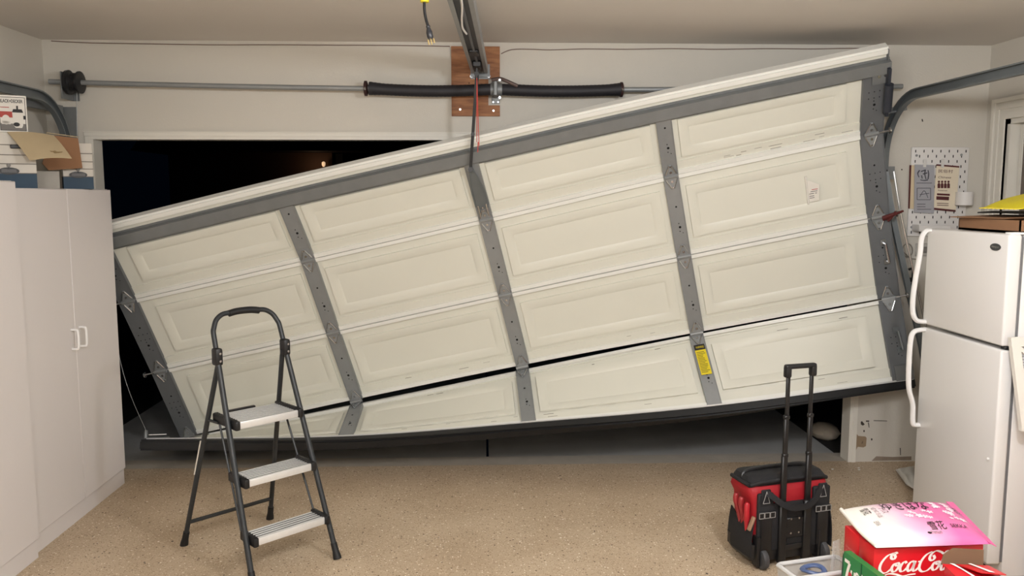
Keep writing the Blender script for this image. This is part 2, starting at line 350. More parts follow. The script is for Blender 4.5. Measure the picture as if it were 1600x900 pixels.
for s in range(4):
    m = MB(); slab(m, s, 0, E_, .004, SH-.004, -.022, 0)
    slab(m, s, 0, E_, .003, .026, -.022, .022, mi=1)                   # upper edge rail
    slab(m, s, 0, E_, .034, .040, 0, .004)
    slab(m, s, 0, E_, SH-.030, SH-.003, -.022, .018, mi=1)             # lower edge rail
    slab(m, s, 0, E_, SH-.085, SH-.030, 0, .006)
    sec = m.build('door_section', [DOORM, DOORL], gd); sections.append(sec)
    # raised panels
    for i in range(4):
        x0 = XS[i]+(.205 if i == 0 else .080); x1 = XS[i+1]-(.215 if i == 3 else .080)
        y0, y1 = .085, .425
        if s == 0: y0 = .17
        prof = [(0, 0), (.002, .012), (.009, .0122), (.050, .0105), (.066, .0025)]
        m = MB(); vs = []; fs = []; nx = 10
        def loop(ins, n):
            L = []
            for k in range(nx): L.append(S(s, x0+ins+(x1-x0-2*ins)*k/nx, y0+ins, n))
            for k in range(4): L.append(S(s, x1-ins, y0+ins+(y1-y0-2*ins)*k/4, n))
            for k in range(nx): L.append(S(s, x1-ins-(x1-x0-2*ins)*k/nx, y1-ins, n))
            for k in range(4): L.append(S(s, x0+ins, y1-ins-(y1-y0-2*ins)*k/4, n))
            return L
        M_ = 2*nx+8
        for ins, n in prof: vs += loop(ins, n)
        for r in range(len(prof)-1):
            for k in range(M_): fs.append((r*M_+k, r*M_+(k+1) % M_, (r+1)*M_+(k+1) % M_, (r+1)*M_+k))
        base = (len(prof)-1)*M_; top = [base+k for k in range(nx+1)]; bot = [base+nx+4+nx-k for k in range(nx+1)]
        ins = prof[-1][0]; g = []
        for r in range(5):
            for k in range(nx+1): g.append(S(s, x0+ins+(x1-x0-2*ins)*k/nx, y0+ins+(y1-y0-2*ins)*r/4, .0025))
        b2 = len(vs); vs += g
        for r in range(4):
            for k in range(nx): fs.append((b2+r*(nx+1)+k, b2+r*(nx+1)+k+1, b2+(r+1)*(nx+1)+k+1, b2+(r+1)*(nx+1)+k))
        m.add(vs, fs, 0, False); m.build('raised_panel', DOORM, sec)
    # galvanised stiles with punched holes
    for i in range(5):
        hw = .046; xc = XS[i]; x0, x1 = xc-hw, xc+hw
        if i == 0: x0, x1 = .0, .115
        if i == 4: x0, x1 = E_-.13, E_
        yt = .15 if s == 0 else .004
        m = MB(); slab(m, s, x0, x1, yt, SH-.004, 0, .024, 1)
        slab(m, s, x0, x0+.005, yt, SH-.004, .02, .028, 1); slab(m, s, x1-.005, x1, yt, SH-.004, .02, .028, 1)
        xc = (x0+x1)/2
        for hy, hr, ox in ((.20, .006, 0), (.31, .0035, 0), (.335, .008, .004), (.362, .0035, 0), (.375, .003, .018)):
            p = S(s, xc+ox, hy, .0243); q = S(s, xc+ox, hy, .0252); m.tube([p, q], hr, 8, 1)
        if i in (0, 4):
            for oy in (.25, .29):
                for ox in (-.03, 0, .03):
                    p = S(s, xc+ox, oy, .0243); q = S(s, xc+ox, oy, .0252); m.tube([p, q], .0035, 6, 1)
            a0 = 0 if i == 0 else E_-.004; slab(m, s, a0, a0+.004, .002, SH-.002, -.034, .03, 1)
        m.build('stile', [ENDST if i in (0, 4) else GALV, HOLE], sec)
SMUD = mat('door_smudge', (150, 146, 136), .8, var=.3, vs=40)
for s, xr, yr, n, nz in ((0, (3.95, 4.7), (SH-.07, SH-.035), 12, .0066), (3, (.5, 4.6), (.44, .50), 14, .0066), (3, (1.4, 4.7), (.04, .08), 7, .0005), (2, (1.4, 3.4), (SH-.08, SH-.04), 6, .0066)):
    for k in range(n):
        x = random.uniform(*xr); y = random.uniform(*yr); l = random.uniform(.015, .07); m = MB(); slab(m, s, x, x+l, y, y+random.uniform(.002, .005), nz-.002, nz, 1); m.build('scuff', SMUD, sections[s])
# hinges on every joint
for j in range(3):
    for i in range(5):
        xc = XS[i]+(.065 if i == 0 else -.07 if i == 4 else 0); m = MB()
        for s, ya, yb, sg in ((j, SH-.062, SH-.004, -1), (j+1, .004, .062, 1)):
            e0 = SH if sg < 0 else 0
            slab(m, s, xc-.036, xc+.036, min(e0, e0+sg*.02), max(e0, e0+sg*.02), .024, .032, 1)
            tri = [S(s, xc-.034, e0+sg*.02, .03), S(s, xc+.034, e0+sg*.02, .03), S(s, xc+.006, e0+sg*.082, .03), S(s, xc-.006, e0+sg*.082, .03)]
            tri2 = [p-(S(s, xc, e0, .03)-S(s, xc, e0, .024)) for p in tri]
            m.add(tri+tri2, [(0, 1, 2, 3), (7, 6, 5, 4), (0, 4, 5, 1), (1, 5, 6, 2), (2, 6, 7, 3), (3, 7, 4, 0)])
            for q in (-1, 1): m.tube([S(s, xc+q*.033, e0+sg*.02, .032), S(s, xc+q*.006, e0+sg*.08, .032)], .0042, 6, 1)
            m.disc(S(s, xc, e0+sg*.035, .030), S(s, xc, .1, 1)-S(s, xc, .1, 0), .008, 8, .006, 1)
            m.disc(S(s, xc, e0+sg*.072, .030), S(s, xc, .1, 1)-S(s, xc, .1, 0), .005, 8, .005, 1)
        ka = (S(j, xc-.042, SH, .034)+S(j+1, xc-.042, 0, .034))/2; kb = (S(j, xc+.042, SH, .034)+S(j+1, xc+.042, 0, .034))/2
        m.tube([ka, kb], .011, 8)
        if i in (0, 4):
            dr = (kb-ka).normalized(); e1 = kb if i == 4 else ka; sg = 1 if i == 4 else -1
            m.tube([e1, e1+dr*sg*.075], .0055, 8, 1)
            m.lathe(e1+dr*sg*.06, dr*sg, [(0, .012), (.002, .020), (.010, .020), (.012, .012)], 12, 1)
        m.build('hinge', [GALV, STEEL], sections[j])
# horizontal strut along the top section
m = MB(); nx = 40; vs = []
prof = [(.058, 0), (.058, .010), (.068, .010), (.070, .046), (.138, .050), (.142, .012), (.164, .012), (.164, 0)]
for k in range(nx+1):
    for y, n in prof: vs.append(S(0, -.012+(E_+.024)*k/nx, y, n))
q = len(prof); fs = [list(range(q)), [nx*q+k for k in range(q)][::-1]]
for k in range(nx):
    for r in range(q): fs.append((k*q+r, k*q+(r+1) % q, (k+1)*q+(r+1) % q, (k+1)*q+r))
m.add(vs, fs); m.build('strut', GALVD, gd)
# top weather lip
m = MB(); slab(m, 0, 0, E_, -.010, .004, -.04, .012); slab(m, 0, 0, E_, .014, .03, .0, .02); m.build('top_rail', DOORL, gd)
# bottom retainer and rubber seal
m = MB(); slab(m, 3, 0, E_, SH-.006, SH+.004, -.032, .03, 30); m.build('seal_retainer', ALU, gd)
m = MB(); slab(m, 3, -.01, E_+.01, SH+.004, SH+.05, -.045, .024, 30); slab(m, 3, -.01, E_+.01, SH+.05, SH+.062, -.035, .010, 30); m.build('bottom_seal', RUBBER, gd)
# drawbar bracket on the middle stile
m = MB()
for q in (-1, 1):
    m.tube([S(0, XS[2]-.004, .135, .10), S(0, XS[2]+q*.020, .22, .06), S(0, XS[2]+q*.038, .34, .032), S(0, XS[2]+q*.038, .43, .03)], .006, 6)
vs = [S(0, XS[2]-.012, .14, .090), S(0, XS[2]+.012, .14, .090), S(0, XS[2]+.036, .33, .034), S(0, XS[2]+.036, .45, .032), S(0, XS[2]-.036, .45, .032), S(0, XS[2]-.036, .33, .034)]
nn = (S(0, XS[2], .3, 1)-S(0, XS[2], .3, 0))*.004
m.add(vs+[p-nn for p in vs], [list(range(6)), [11, 10, 9, 8, 7, 6]]+[(k, (k+1) % 6, 6+(k+1) % 6, 6+k) for k in range(6)])
slab(m, 0, XS[2]-.030, XS[2]-.022, .42, .50, .03, .040, 1, 1); slab(m, 0, XS[2]+.022, XS[2]+.030, .42, .50, .03, .040, 1, 1)
for y in (.44, .465, .49): m.tube([S(0, XS[2], y, .034), S(0, XS[2], y, .040)], .006, 8, 1)
m.build('drawbar_bracket', [TRACK, STEEL], gd)
# corner brackets, lift handles, slide latch
m = MB(); slab(m, 3, -.012, .10, SH-.11, SH, .028, .034, 1); m.tube([S(3, .0, SH-.03, .05), S(3, .10, SH-.06, .05)], .006, 8, 1); m.tube([S(3, -.02, SH-.03, .03), S(3, -.02, SH-.03, .08)], .012, 8); m.build('corner_bracket', [GALVD, STEEL], gd)
m = MB(); slab(m, 3, E_-.11, E_+.006, SH-.10, SH, .028, .034, 1); m.disc(S(3, E_-.04, SH-.05, .034), S(3, 1, .1, 1)-S(3, 1, .1, 0), .009, 8, .006, 1); m.build('corner_bracket', [GALVD, STEEL], gd)
for s, y in ((2, .20), (3, .24)):
    m = MB(); x = E_-.055; m.tube([S(s, x, y-.03, .03), S(s, x, y-.03, .06), S(s, x+.008, y+.09, .06), S(s, x+.008, y+.09, .03)], .008, 8)
    slab(m, s, x-.02, x+.012, y-.055, y-.015, .028, .032, 1); slab(m, s, x-.014, x+.022, y+.075, y+.11, .028, .032, 1); m.build('lift_handle', STEEL if s == 2 else TRACK, gd)
m = MB(); ka = S(1, E_-.05, SH+.008, .045); kb = S(1, E_+.075, SH-.015, .045); m.tube([ka, ka.lerp(kb, .5), kb], [.016, .013, .006], 8); m.tube([S(1, E_-.02, SH+.03, .045), S(1, E_+.03, SH-.02, .05)], .009, 8)
m.build('roller_bracket', [mat('rusty_red', (92, 36, 34), .6, .3)], gd)
m = MB(); slab(m, 0, E_-.085, E_+.012, .115, .20, .03, .037, 1); slab(m, 0, E_-.012, E_+.004, .10, .40, .03, .075, 1, 1)
m.tube([S(0, E_-.006, .19, .08), S(0, E_-.006, .36, .08)], .024, 10, 1)
for ox in (-.05, -.015): m.disc(S(0, E_+ox, .15, .037), S(0, 1, .1, 1)-S(0, 1, .1, 0), .009, 8, .006, 2)
m.build('top_bracket', [GALVD, mat('dark_navy_steel', (58, 62, 72), .5, .4), STEEL], gd)
# yellow warning label and torn white tag
YEL = mat('label_yellow', (226, 205, 30), .5, var=.05, vs=60)
m = MB(); slab(m, 3, XS[3]-.034, XS[3]+.034, .085, .31, .0285, .0295, 1, 0); slab(m, 3, XS[3]-.034, XS[3]+.034, .085, .125, .0296, .0302, 1, 1)
for k in range(14):
    y = .14+k*.0115; slab(m, 3, XS[3]-.028, XS[3]+random.uniform(.005, .028), y, y+.005, .0296, .030, 1, 2)
A = S(3, XS[3], .105, .0305); ux = S(3, XS[3]+.1, .105, .0305)-A; uy = A-S(3, XS[3], .2, .0305)
text_on(m, 'WARNING', A, ux, uy, .016, 0, fit=.052)
o = m.build('warning_label', [YEL, INK, mat('label_print', (120, 112, 24), .6)], gd); o['label'] = 'yellow warning label'
m = MB(); x = XS[3]+.80; y = .19
def tg(a, b, n=.006): return S(1, x+a, y+b, n)
pl = [tg(0, .02), tg(.02, .025, .02), tg(.07, .055, .035), tg(.058, .155, .035), tg(.0, .165)]
m.add(pl+[p+V((0, .001, 0)) for p in pl], [list(range(5)), [9, 8, 7, 6, 5]]+[(k, (k+1) % 5, 5+(k+1) % 5, 5+k) for k in range(5)])
m.tube([tg(0, -.005, .012), tg(0, .175, .012)], .006, 6)
def tp(a, b): return tg(a, b, .006+.42*a+.002)
def ribbon(pts, wd, mi):
    L = [tp(a, b-wd/2) for a, b in pts]; Rr = [tp(a, b+wd/2) for a, b in pts]; n = len(pts); m.add(L+Rr, [(i, i+1, n+i+1, n+i) for i in range(n-1)], mi)
ribbon([(.01+.022*math.sin(t), .055-.018*math.cos(t)) for t in [k*pi/8 for k in range(9)]], .006, 1)
for b, e in ((.085, .058), (.097, .055), (.11, .052), (.125, .05), (.137, .045)): ribbon([(.01, b), (e, b-.004)], .004, 2 if b > .09 else 1)
o = m.build('caution_tag', [PAPER, mat('tag_red', (168, 40, 50), .6), mat('tag_grey', (90, 90, 92), .6)], gd); o['label'] = 'small torn white paper tag with red mark'
# ================================================================== TRACKS, SPRING, OPENER
def chan(mb, path, up, wd=.05, dp=.032, th=.004, mi=0):
    """C-shaped track: open side towards -up"""
    a = wd/2; pr = [(-a, -dp), (-a, 0), (a, 0), (a, -dp), (a-.008, -dp), (a-.008, -dp+th), (a-th, -dp+th), (a-th, -th), (-a+th, -th), (-a+th, -dp+th), (-a+.008, -dp+th), (-a+.008, -dp)]
    mb.sweep(path, pr, up, mi)
# left track (intact bend)
XT = -2.535; tl = thing('door_track', (XT, 5.13, 0), 'curved steel door track above the white cabinets', 'track', 'garage door tracks')
ctr = V((XT, 5.13-.33, 2.335-.33)); path = [V((XT, y, 2.335)) for y in (2.6, 3.4, 4.2)]
path += [ctr+V((0, .33*math.sin(t), .33*math.cos(t))) for t in [k*pi/2/12 for k in range(13)]]
path2 = [V((XT, 5.13, z)) for z in (2.005, 1.4, .7, .05)]
m = MB(); chan(m, path, (-1, 0, 0), .058); m.build('curved_rail', TRACK, tl)
m = MB(); chan(m, path2, (-1, 0, 0), .058); m.build('vertical_rail', TRACK, tl)
m = MB(); m.bb(XT-.06, XT-.056, D-.045, D-.001, 1.9, 2.31); m.bb(XT-.06, XT+.03, D-.006, D-.001, 1.9, 2.31); m.bb(XT-.065, XT-.035, 4.72, 5.20, 2.27, 2.315); m.build('flag_bracket', GALVD, tl)
m = MB(); m.bb(XT-.01, XT+.01, 2.62, 2.65, 2.335, CEIL); m.build('hanger', GALVD, tl)
# right track: bend intact, lower part pushed out of line
XT2 = 2.535; tr = thing('door_track', (XT2, 5.13, 0), 'bent steel door track beside the pegboard', 'track', 'garage door tracks')
ctr = V((XT2, 5.13-.36, 2.36-.36)); path = [V((XT2, y, 2.36)) for y in (2.6, 3.4, 4.2)]
path += [ctr+V((0, .36*math.sin(t), .36*math.cos(t))) for t in [k*pi/2/12 for k in range(13)]]+[V((XT2, 5.13, 1.93))]
m = MB(); chan(m, path, (1, 0, 0), .058); m.build('curved_rail', TRACK, tr)
m = MB(); lower = crom([V((2.545, 5.13, 1.92)), at(1397, 330, Y=5.12), at(1412, 400, Y=5.12), at(1428, 470, Y=5.12), at(1444, 540, Y=5.13)], 5)
lower += [lower[-1]+V((.10, .01, -.4)), V((2.93, 5.14, .02))]
chan(m, lower, (1, -.25, 0), .056); m.build('vertical_rail', TRACK, tr)
m = MB(); m.tube([p+V((.03, -.02, 0)) for p in lower[:-1]], .007, 6); m.build('rail_edge', STEEL, tr)
m = MB(); m.bb(XT2-.09, XT2+.02, D-.13, D-.126, 2.255, 2.30); m.bb(XT2-.10, XT2+.03, D-.14, D-.001, 2.28, 2.284); m.box((XT2-.02, 5.03, 2.29), (.16, .006, .035), Euler((0, -.2, 0)).to_matrix())
m.build('flag_bracket', GALVD, tr)
m = MB(); m.bb(XT2+.0, XT2+.045, D-.12, D-.001, 1.87, 1.95); m.build('jamb_bracket', GALVD, tr)
m = MB(); m.bb(XT2-.01, XT2+.01, 2.62, 2.65, 2.36, CEIL); m.build('hanger', GALVD, tr)

# torsion spring shaft over the opening
YS = D-.10; ts = thing('torsion_spring_assembly', (0, YS, 2.42), 'long steel shaft with two black torsion springs above the opening', 'spring')
PA, PB = at(77, 130, Y=YS), at(1410, 132, Y=YS)
ZS = at(560, 139, Y=YS).z
def shz(x): return ZS+.03*((x-.1)/2.5)**2
m = MB(); m.tube([V((x, YS, shz(x))) for x in [PA.x+(PB.x-PA.x)*k/20 for k in range(21)]], .0155, 10); m.build('shaft', GALV, ts)
def spring(px0, px1, sag, sgn):
    a, b = at(px0, 141, Y=YS).x, at(px1, 142, Y=YS).x; m = MB(); pts = []; rr = []
    n = 60
    for k in range(n+1):
        t = k/n; x = a+(b-a)*t; pts.append(V((x, YS-.004, shz(x)-sag*math.sin(pi*t)))); rr.append(.0345+.0012*(k % 2)+(.006*max(0, 1-t*9) if sgn < 0 else .006*max(0, 1-(1-t)*9)))
    m.tube(pts, rr, 14); return m.build('spring', mat('spring_black', (34, 33, 38), .6, .1, var=.25, vs=25), ts)
spring(577, 768, .012, -1); spring(784, 970, .010, 1)
for pxx, sg in ((572, -1), (971, 1)):
    x = at(pxx, 141, Y=YS).x; m = MB(); m.lathe((x-.012, YS, shz(x)), (1, 0, 0), [(0, .034), (.004, .046), (.018, .046), (.024, .03)], 18)
    for q in (0, 1): m.disc((x, YS-.044*math.cos(q*2.1), shz(x)+.044*math.sin(q*2.1)-.01), (0, -1, .4), .007, 6, .012, 1)
    m.build('winding_cone', [mat('cone_brown', (62, 40, 40), .55, .4), STEEL], ts)
xb = at(774, 142, Y=YS).x; m = MB(); m.rbox((xb+.004, D-.004, ZS), (.05, .006, .15), .002, 1); m.rbox((xb, YS+.01, ZS), (.022, .16, .085), .004, 1)
m.tube([(xb-.03, YS, ZS), (xb+.04, YS, ZS)], .040, 14)
for z in (-.066, .066):
    for x in (-.012, .018): m.disc((xb+x, D-.007, ZS+z), (0, -1, 0), .006, 8, .008, 1)
for q in (.052, -.052): m.disc((xb+.026, YS-.02, ZS+q), (0, -1, 0), .009, 8, .02, 1)
m.build('center_bracket', [GALVD, STEEL], ts)
m = MB(); m.tube(crom([at(768, 125, Y=YS-.02), at(780, 123, Y=YS-.03), at(790, 126, Y=YS-.04), at(809, 134.5, Y=YS-.045)], 5), .011, 8, sx=.6); m.build('winding_lever', mat('lever_brown', (92, 76, 72), .5, .3), ts)
# cable drum
xd = at(119, 131, Y=YS).x; m = MB(); zd = shz(xd)
m.lathe((xd-.055, YS, zd), (1, 0, 0), [(0, .03), (.003, .071), (.020, .073), (.024, .055), (.050, .050), (.070, .055), (.074, .066), (.084, .066), (.088, .03)], 26)
for k in range(5): m.lathe((xd-.028+k*.008, YS, zd), (1, 0, 0), [(0, .050), (.002, .056), (.005, .056), (.007, .05)], 20)
m.build('cable_drum', mat('drum_dark', (50, 50, 52), .5, .5), ts)
m = MB(); m.rbox((xd-.068, D-.075, zd-.02), (.008, .14, .16), .002, 1); m.bb(xd-.072, xd-.03, D-.006, D-.001, zd-.10, zd+.06); m.build('end_bearing_plate', GALVD, ts)
# slack lift cable to the door's low corner
cb = S(3, -.005, SH-.03, .05)
m = MB(); m.tube(crom([V((xd-.02, YS+.045, zd-.04)), V((xd-.02, YS+.03, 1.9)), at(172, 470, Y=5.08), at(187, 560, Y=5.08), at(205, 620, Y=5.08), cb], 6), .0018, 6)
tag(m.build('lift_cable', GALV), 'thin steel lift cable hanging between cabinet and low door corner', 'cable')

# brown mounting board with a notch
A = at(705, 73, Y=D); B = at(781, 182, Y=D); nx0 = at(763, 125, Y=D).x; nz1, nz0 = at(763, 124, Y=D).z, at(763, 165, Y=D).z
mb_ = thing('mounting_board', (A.x, D, B.z), 'brown notched wooden board fixed to the wall above the opening', 'board')
m = MB(); yb = D-.0205
m.prism([(A.x, D-.0005, B.z), (B.x, D-.0005, B.z), (B.x, D-.0005, nz0), (nx0, D-.0005, nz0), (nx0, D-.0005, nz1), (B.x, D-.0005, nz1), (B.x, D-.0005, A.z), (A.x, D-.0005, A.z)], (0, -.02, 0)); m.build('board', WOOD, mb_)
for x, y in ((719, 171), (771, 173), (738, 110), (733, 130), (722, 134)):
    p = at(x, y, Y=yb); q = MB(); q.disc(p, (0, -1, 0), .007 if y > 150 else .004, 8, .003); q.build('screw' if y > 150 else 'knot', STEEL if y > 150 else mat('knot_dark', (62, 36, 24), .8), mb_)

# garage door opener: rail, belt, trolley arm, motor head with lamp
zr = at(748, 105, Y=D-.1).z; ra = at(749, 104, Y=D-.06); rb_ = at(722, 0, Z=zr); dr = (rb_-ra).normalized(); rdir = V((dr.x, dr.y, 0)).normalized()
r0 = V((ra.x, ra.y, zr)); r1 = r0+rdir*(r0.y-1.35); side = V((rdir.y, -rdir.x, 0))
pt = at(745, 116, Y=4.80)
op = thing('door_opener', (r0.x, r0.y, zr), 'overhead garage door opener rail with black arm reaching the door', 'door opener')
m = MB(); m.sweep([r0, r1], [(-.050, -.030), (-.050, .028), (-.022, .040), (.022, .040), (.050, .028), (.050, -.030), (.030, -.030), (.030, -.026), (.046, -.026), (.046, .025), (.02, .036), (-.02, .036), (-.046, .025), (-.046, -.026), (-.030, -.026), (-.030, -.030)], (0, 0, 1)); m.build('rail', GALV, op)
m = MB(); m.sweep([r0+rdir*.02, r1], [(-.030, -.024), (.030, -.024), (.030, .02), (-.030, .02)], (0, 0, 1)); m.build('rail_core_shade', mat('core_shade', (36, 38, 42), .5, .2), op)  # dark filler standing in for the shaded hollow inside the rail
m = MB(); m.sweep([r0+rdir*.05, r1], [(-.008, -.030), (.004, -.030), (.004, -.022), (-.008, -.022)], (0, 0, 1)); m.build('drive_belt', mat('belt_grey', (92, 94, 98), .5), op)
m = MB(); c = r0+rdir*.72; m.rbox(c+V((0, 0, -.030)), (.05, .13, .016), .005, 1, Matrix.Rotation(-math.atan2(rdir.x, rdir.y), 3, 'Z')); m.build('belt_clip', BLACKM, op)
m = MB(); c = V((r0+rdir*(r0.y-4.80))); m.rbox(c+V((0, 0, -.04)), (.05, .12, .035), .006, 1); m.rbox((c+pt)/2+V((0, 0, -.02)), (.016, .03, (c-pt).z+.03), .004, 1); m.build('trolley', BLACKM, op)
m = MB(); m.bb(r0.x-.055, r0.x+.065, D-.045, D-.021, zr-.05, zr-.035); m.bb(r0.x-.055, r0.x+.065, D-.026, D-.0205, zr-.06, zr+.03)
for q in (-.05, .058): m.disc((r0.x+q, D-.028, zr-.045), (0, -1, 0), .010, 8, .012, 1)
m.build('header_bracket', [GALVD, STEEL], op)
pe = S(0, XS[2]-.004, .15, .098)
m = MB(); mid = pt.lerp(pe, .3); ax = (pe-pt).normalized()
m.sweep([pt, pe], [(-.009, -.005), (.009, -.005), (.009, .005), (-.009, .005)], (0, -1, 0)); m.sweep([pt, mid], [(-.012, -.012), (.006, -.012), (.006, -.005), (-.012, -.005)], (0, -1, 0))
m.disc(pt+V((0, -.02, 0)), (0, 1, 0), .014, 8, .03); m.disc(pe+V((0, -.02, 0)), (0, 1, 0), .016, 8, .03); m.disc(pt.lerp(pe, .62)+V((0, -.012, 0)), (0, -1, 0), .012, 8, .01); m.build('door_arm', BLACKM, op)
RC = mat('cord_red', (196, 70, 62), .7); m = MB()
t0 = at(744, 122, Y=pt.y-.02)
for e in (at(745, 222, Y=4.76), at(748.5, 228, Y=4.76)): m.tube([t0+V((.004, 0, 0)), e], .0022, 5)
m.tube([at(747, 222, Y=4.76), at(746.5, 238, Y=4.76)], .0028, 5); m.build('release_cord', RC, op)
m = MB(); m.tube(crom([at(721, 0, Z=zr-.06)+rdir*.6, at(721, 0, Z=zr-.06), at(721.5, 30, Z=zr-.05), at(723, 44, Z=zr-.045), at(729, 53, Z=zr-.04)], 6), .0045, 6); m.build('wire', mat('wire_white', (225, 223, 220), .5), op)
m = MB(); c = r1+V((0, -.18, .02)); m.rbox(c, (.34, .4, .19), .03, 3); m.build('motor_housing', mat('motor_grey', (70, 72, 76), .5), op)
m = MB(); m.bb(c.x-.02, c.x+.02, c.y-.02, c.y+.02, c.z+.09, CEIL); m.build('hanger', GALVD, op)

# hanging plug on a short cord
pc = thing('power_cord', at(663, 0, Y=3.25)+V((0, 0, .19)), 'short black power cord with plug hanging from a yellow connector', 'power cord')
top = at(663.5, 2, Y=3.25); pb = at(669, 42, Y=3.25)
m = MB(); m.tube(crom([top+V((0, 0, .02)), at(663, 12, Y=3.25), at(665, 28, Y=3.25), pb], 6), .0055, 8); m.build('cord', mat('cord_black', (26, 26, 28), .3), pc)
e = at(674, 66, Y=3.25); ax = (e-pb).normalized(); q = V((0, -1, 0)).cross(ax)
m = MB(); m.tube([pb-ax*.004, pb, pb+ax*.004, pb+ax*.02, pb+ax*.038, pb+ax*.046], [.010, .011, .009, .0155, .0155, .012], 10, sx=.8, up=(0, -1, 0)); m.build('plug_body', mat('plug_grey', (44, 45, 50), .35), pc)
for k, l in ((-.011, .020), (0, .022), (.011, .018)):
    m = MB(); s_ = pb+ax*.046+q*k; m.tube([s_, s_+ax*l], .0028, 6); m.build('prong', mat('brass', (200, 176, 120), .3, .9), pc)
m = MB(); m.tube([top+V((0, 0, -.004)), top+V((0, 0, .05)), V((top.x, top.y, CEIL))], [.017, .019, .008], 10); m.build('connector', mat('connector_yellow', (232, 214, 40), .5), pc)
# thin bell wire stapled under the ceiling
def wire(pxs, name, label, r=.0025):
    m = MB(); m.tube(crom([at(x, y, Y=D-.004) for x, y in pxs], 5), r, 6)
    return tag(m.build(name, mat('wire_brown', (112, 86, 74), .6)), label, 'wire')
wire([(80, 64), (140, 67), (230, 68.5), (320, 70), (420, 70), (520, 70.5), (620, 71), (703, 72.5)], 'bell_wire', 'thin brown wire along the ceiling left of the wooden board')
wire([(783, 84), (800, 77.5), (830, 77), (860, 78), (912, 76.5), (980, 77), (1050, 76), (1120, 77), (1200, 76), (1270, 76.5), (1330, 75.5), (1386, 76)], 'bell_wire', 'thin brown wire along the ceiling right of the wooden board')
# ================================================================== LEFT SIDE: CABINETS AND WHAT IS ON THEM
def cabinet(x1, y0, y1, z1, label, handles=True):
    t = thing('tall_cabinet', ((XL+x1)/2, (y0+y1)/2, 0), label, 'cabinet', 'tall white cabinets along the left wall')
    m = MB(); m.bb(XL+.004, x1-.022, y0, y1, .09, z1); m.build('carcass', CABM, t)
    m = MB(); m.bb(XL+.004, x1-.012, y0+.002, y1-.002, 0, .095); m.build('kick_board', CABM, t)
    ym = (y0+y1)/2
    for k, (a, b) in enumerate(((y0+.003, ym-.0015), (ym+.0015, y1-.001))):
        m = MB(); m.rbox((x1-.011, (a+b)/2, (z1+.095)/2), (.019, b-a, z1-.10), .003, 1, smooth=False); d = m.build('cabinet_door', CABM, t)
        if handles:
            yh = ym+(-.045 if k == 0 else .045); zc = 1.0; m = MB()
            m.tube(crom([(x1-.002, yh, zc-.052), (x1+.022, yh, zc-.052), (x1+.034, yh, zc-.040), (x1+.034, yh, zc+.040), (x1+.022, yh, zc+.052), (x1-.002, yh, zc+.052)], 4), .0065, 8); m.build('handle', FRIDH, d)
    return t
XC = -2.215
cabinet(XC, 3.955, 4.985, 1.805, 'tall white two-door cabinet with white handles beside the garage door')
cabinet(-2.185, 2.90, 3.94, 1.838, 'tall white cabinet cut off by the left picture edge')
CT = 1.8055
BLUE = mat('box_blue', (28, 58, 80), .6, var=.06, vs=10); BOXW = mat('box_white', (206, 200, 190), .65, var=.03, vs=8)
LINE = mat('box_line', (120, 114, 106), .8)
BTA = .50; bu = V((math.cos(BTA), math.sin(BTA), 0)); bd = V((-math.sin(BTA), math.cos(BTA), 0)); MBX = Matrix.Rotation(BTA, 3, 'Z')
def ray_plane(x, y, P0, n):
    d = RT*((x-800)/FPX) - UP*((y-450)/FPX) + FW; o = V((0, 0, CAM_H)); return o+d*((P0-o).dot(n)/d.dot(n))
class Frame:
    """a face turned towards the room: R is its lower right corner, a runs left->right, d backwards, z up"""
    def __init__(s, xr, Yr, xl, z0, ytop):
        s.R = at(xr, 270, Y=Yr); s.L = ray_plane(xl, 270, s.R, bd); s.w = (s.R-s.L).dot(bu); s.z0 = z0; s.z1 = ray_plane((xr+xl)/2, ytop, s.R, bd).z; s.h = s.z1-z0
    def P(s, a, d, z): return V((s.L.x, s.L.y, 0))+bu*a+bd*d+V((0, 0, z))
def filebox(F, dep, label):
    t = thing('storage_box', F.P(F.w/2, dep/2, F.z0), label, 'box', 'white and blue storage boxes on the cabinets')
    h = F.h; m = MB(); m.box(F.P(F.w/2, dep/2, F.z0+h*.135), (F.w, dep, h*.27), MBX, 1); m.box(F.P(F.w/2, dep/2, F.z0+h*.635), (F.w, dep, h*.73), MBX, 0); m.build('box_body', [BOXW, BLUE], t)
    for k in (.27, .44, .60, .78):
        m = MB(); m.box(F.P(F.w/2, dep/2-.002, F.z0+h*k), (F.w+.003, dep+.003, .004), MBX); m.build('ridge', LINE, t)
    xc = F.R.x; a = F.w-.095 if F.w > .25 else F.w*.5; zc = F.z0+h*.31; m = MB()
    m.prism([F.P(a+.045*math.cos(q), -.003, zc+.018*math.sin(q)) for q in [k*2*pi/16 for k in range(16)]], bd*-.004); m.rbox(F.P(a, -.009, zc), (.066, .003, .018), .001, 1, MBX, 1); m.lathe(F.P(a, -.003, zc+.028), -bd, [(0, .007), (.003, .009), (.006, .007)], 12, 2); m.box(F.P(a, -.005, zc+.02), (.007, .004, .02), MBX, 2)
    m.build('label_holder', [BLACKM, mat('holder_grey', (98, 98, 100), .6), mat('holder_knob', (128, 126, 124), .6)], t); return t
F1 = Frame(57.5, 4.26, -30, CT, 207); filebox(F1, .20, 'white storage box with blue base under the rice cooker carton')
F2 = Frame(145.5, 4.72, 98.5, CT, 224); filebox(F2, .20, 'white storage box with blue base nearest the door opening')
F3 = Frame(99.5, 4.60, 54, CT, 267)
m = MB(); m.rbox(F3.P(F3.w/2-.01, .10, CT+F3.h/2), (F3.w-.02, .17, F3.h), .005, 2, MBX); tag(m.build('plain_box', mat('grey_box', (176, 170, 160), .7, var=.03, vs=6)), 'plain grey box between the two white and blue storage boxes', 'box')
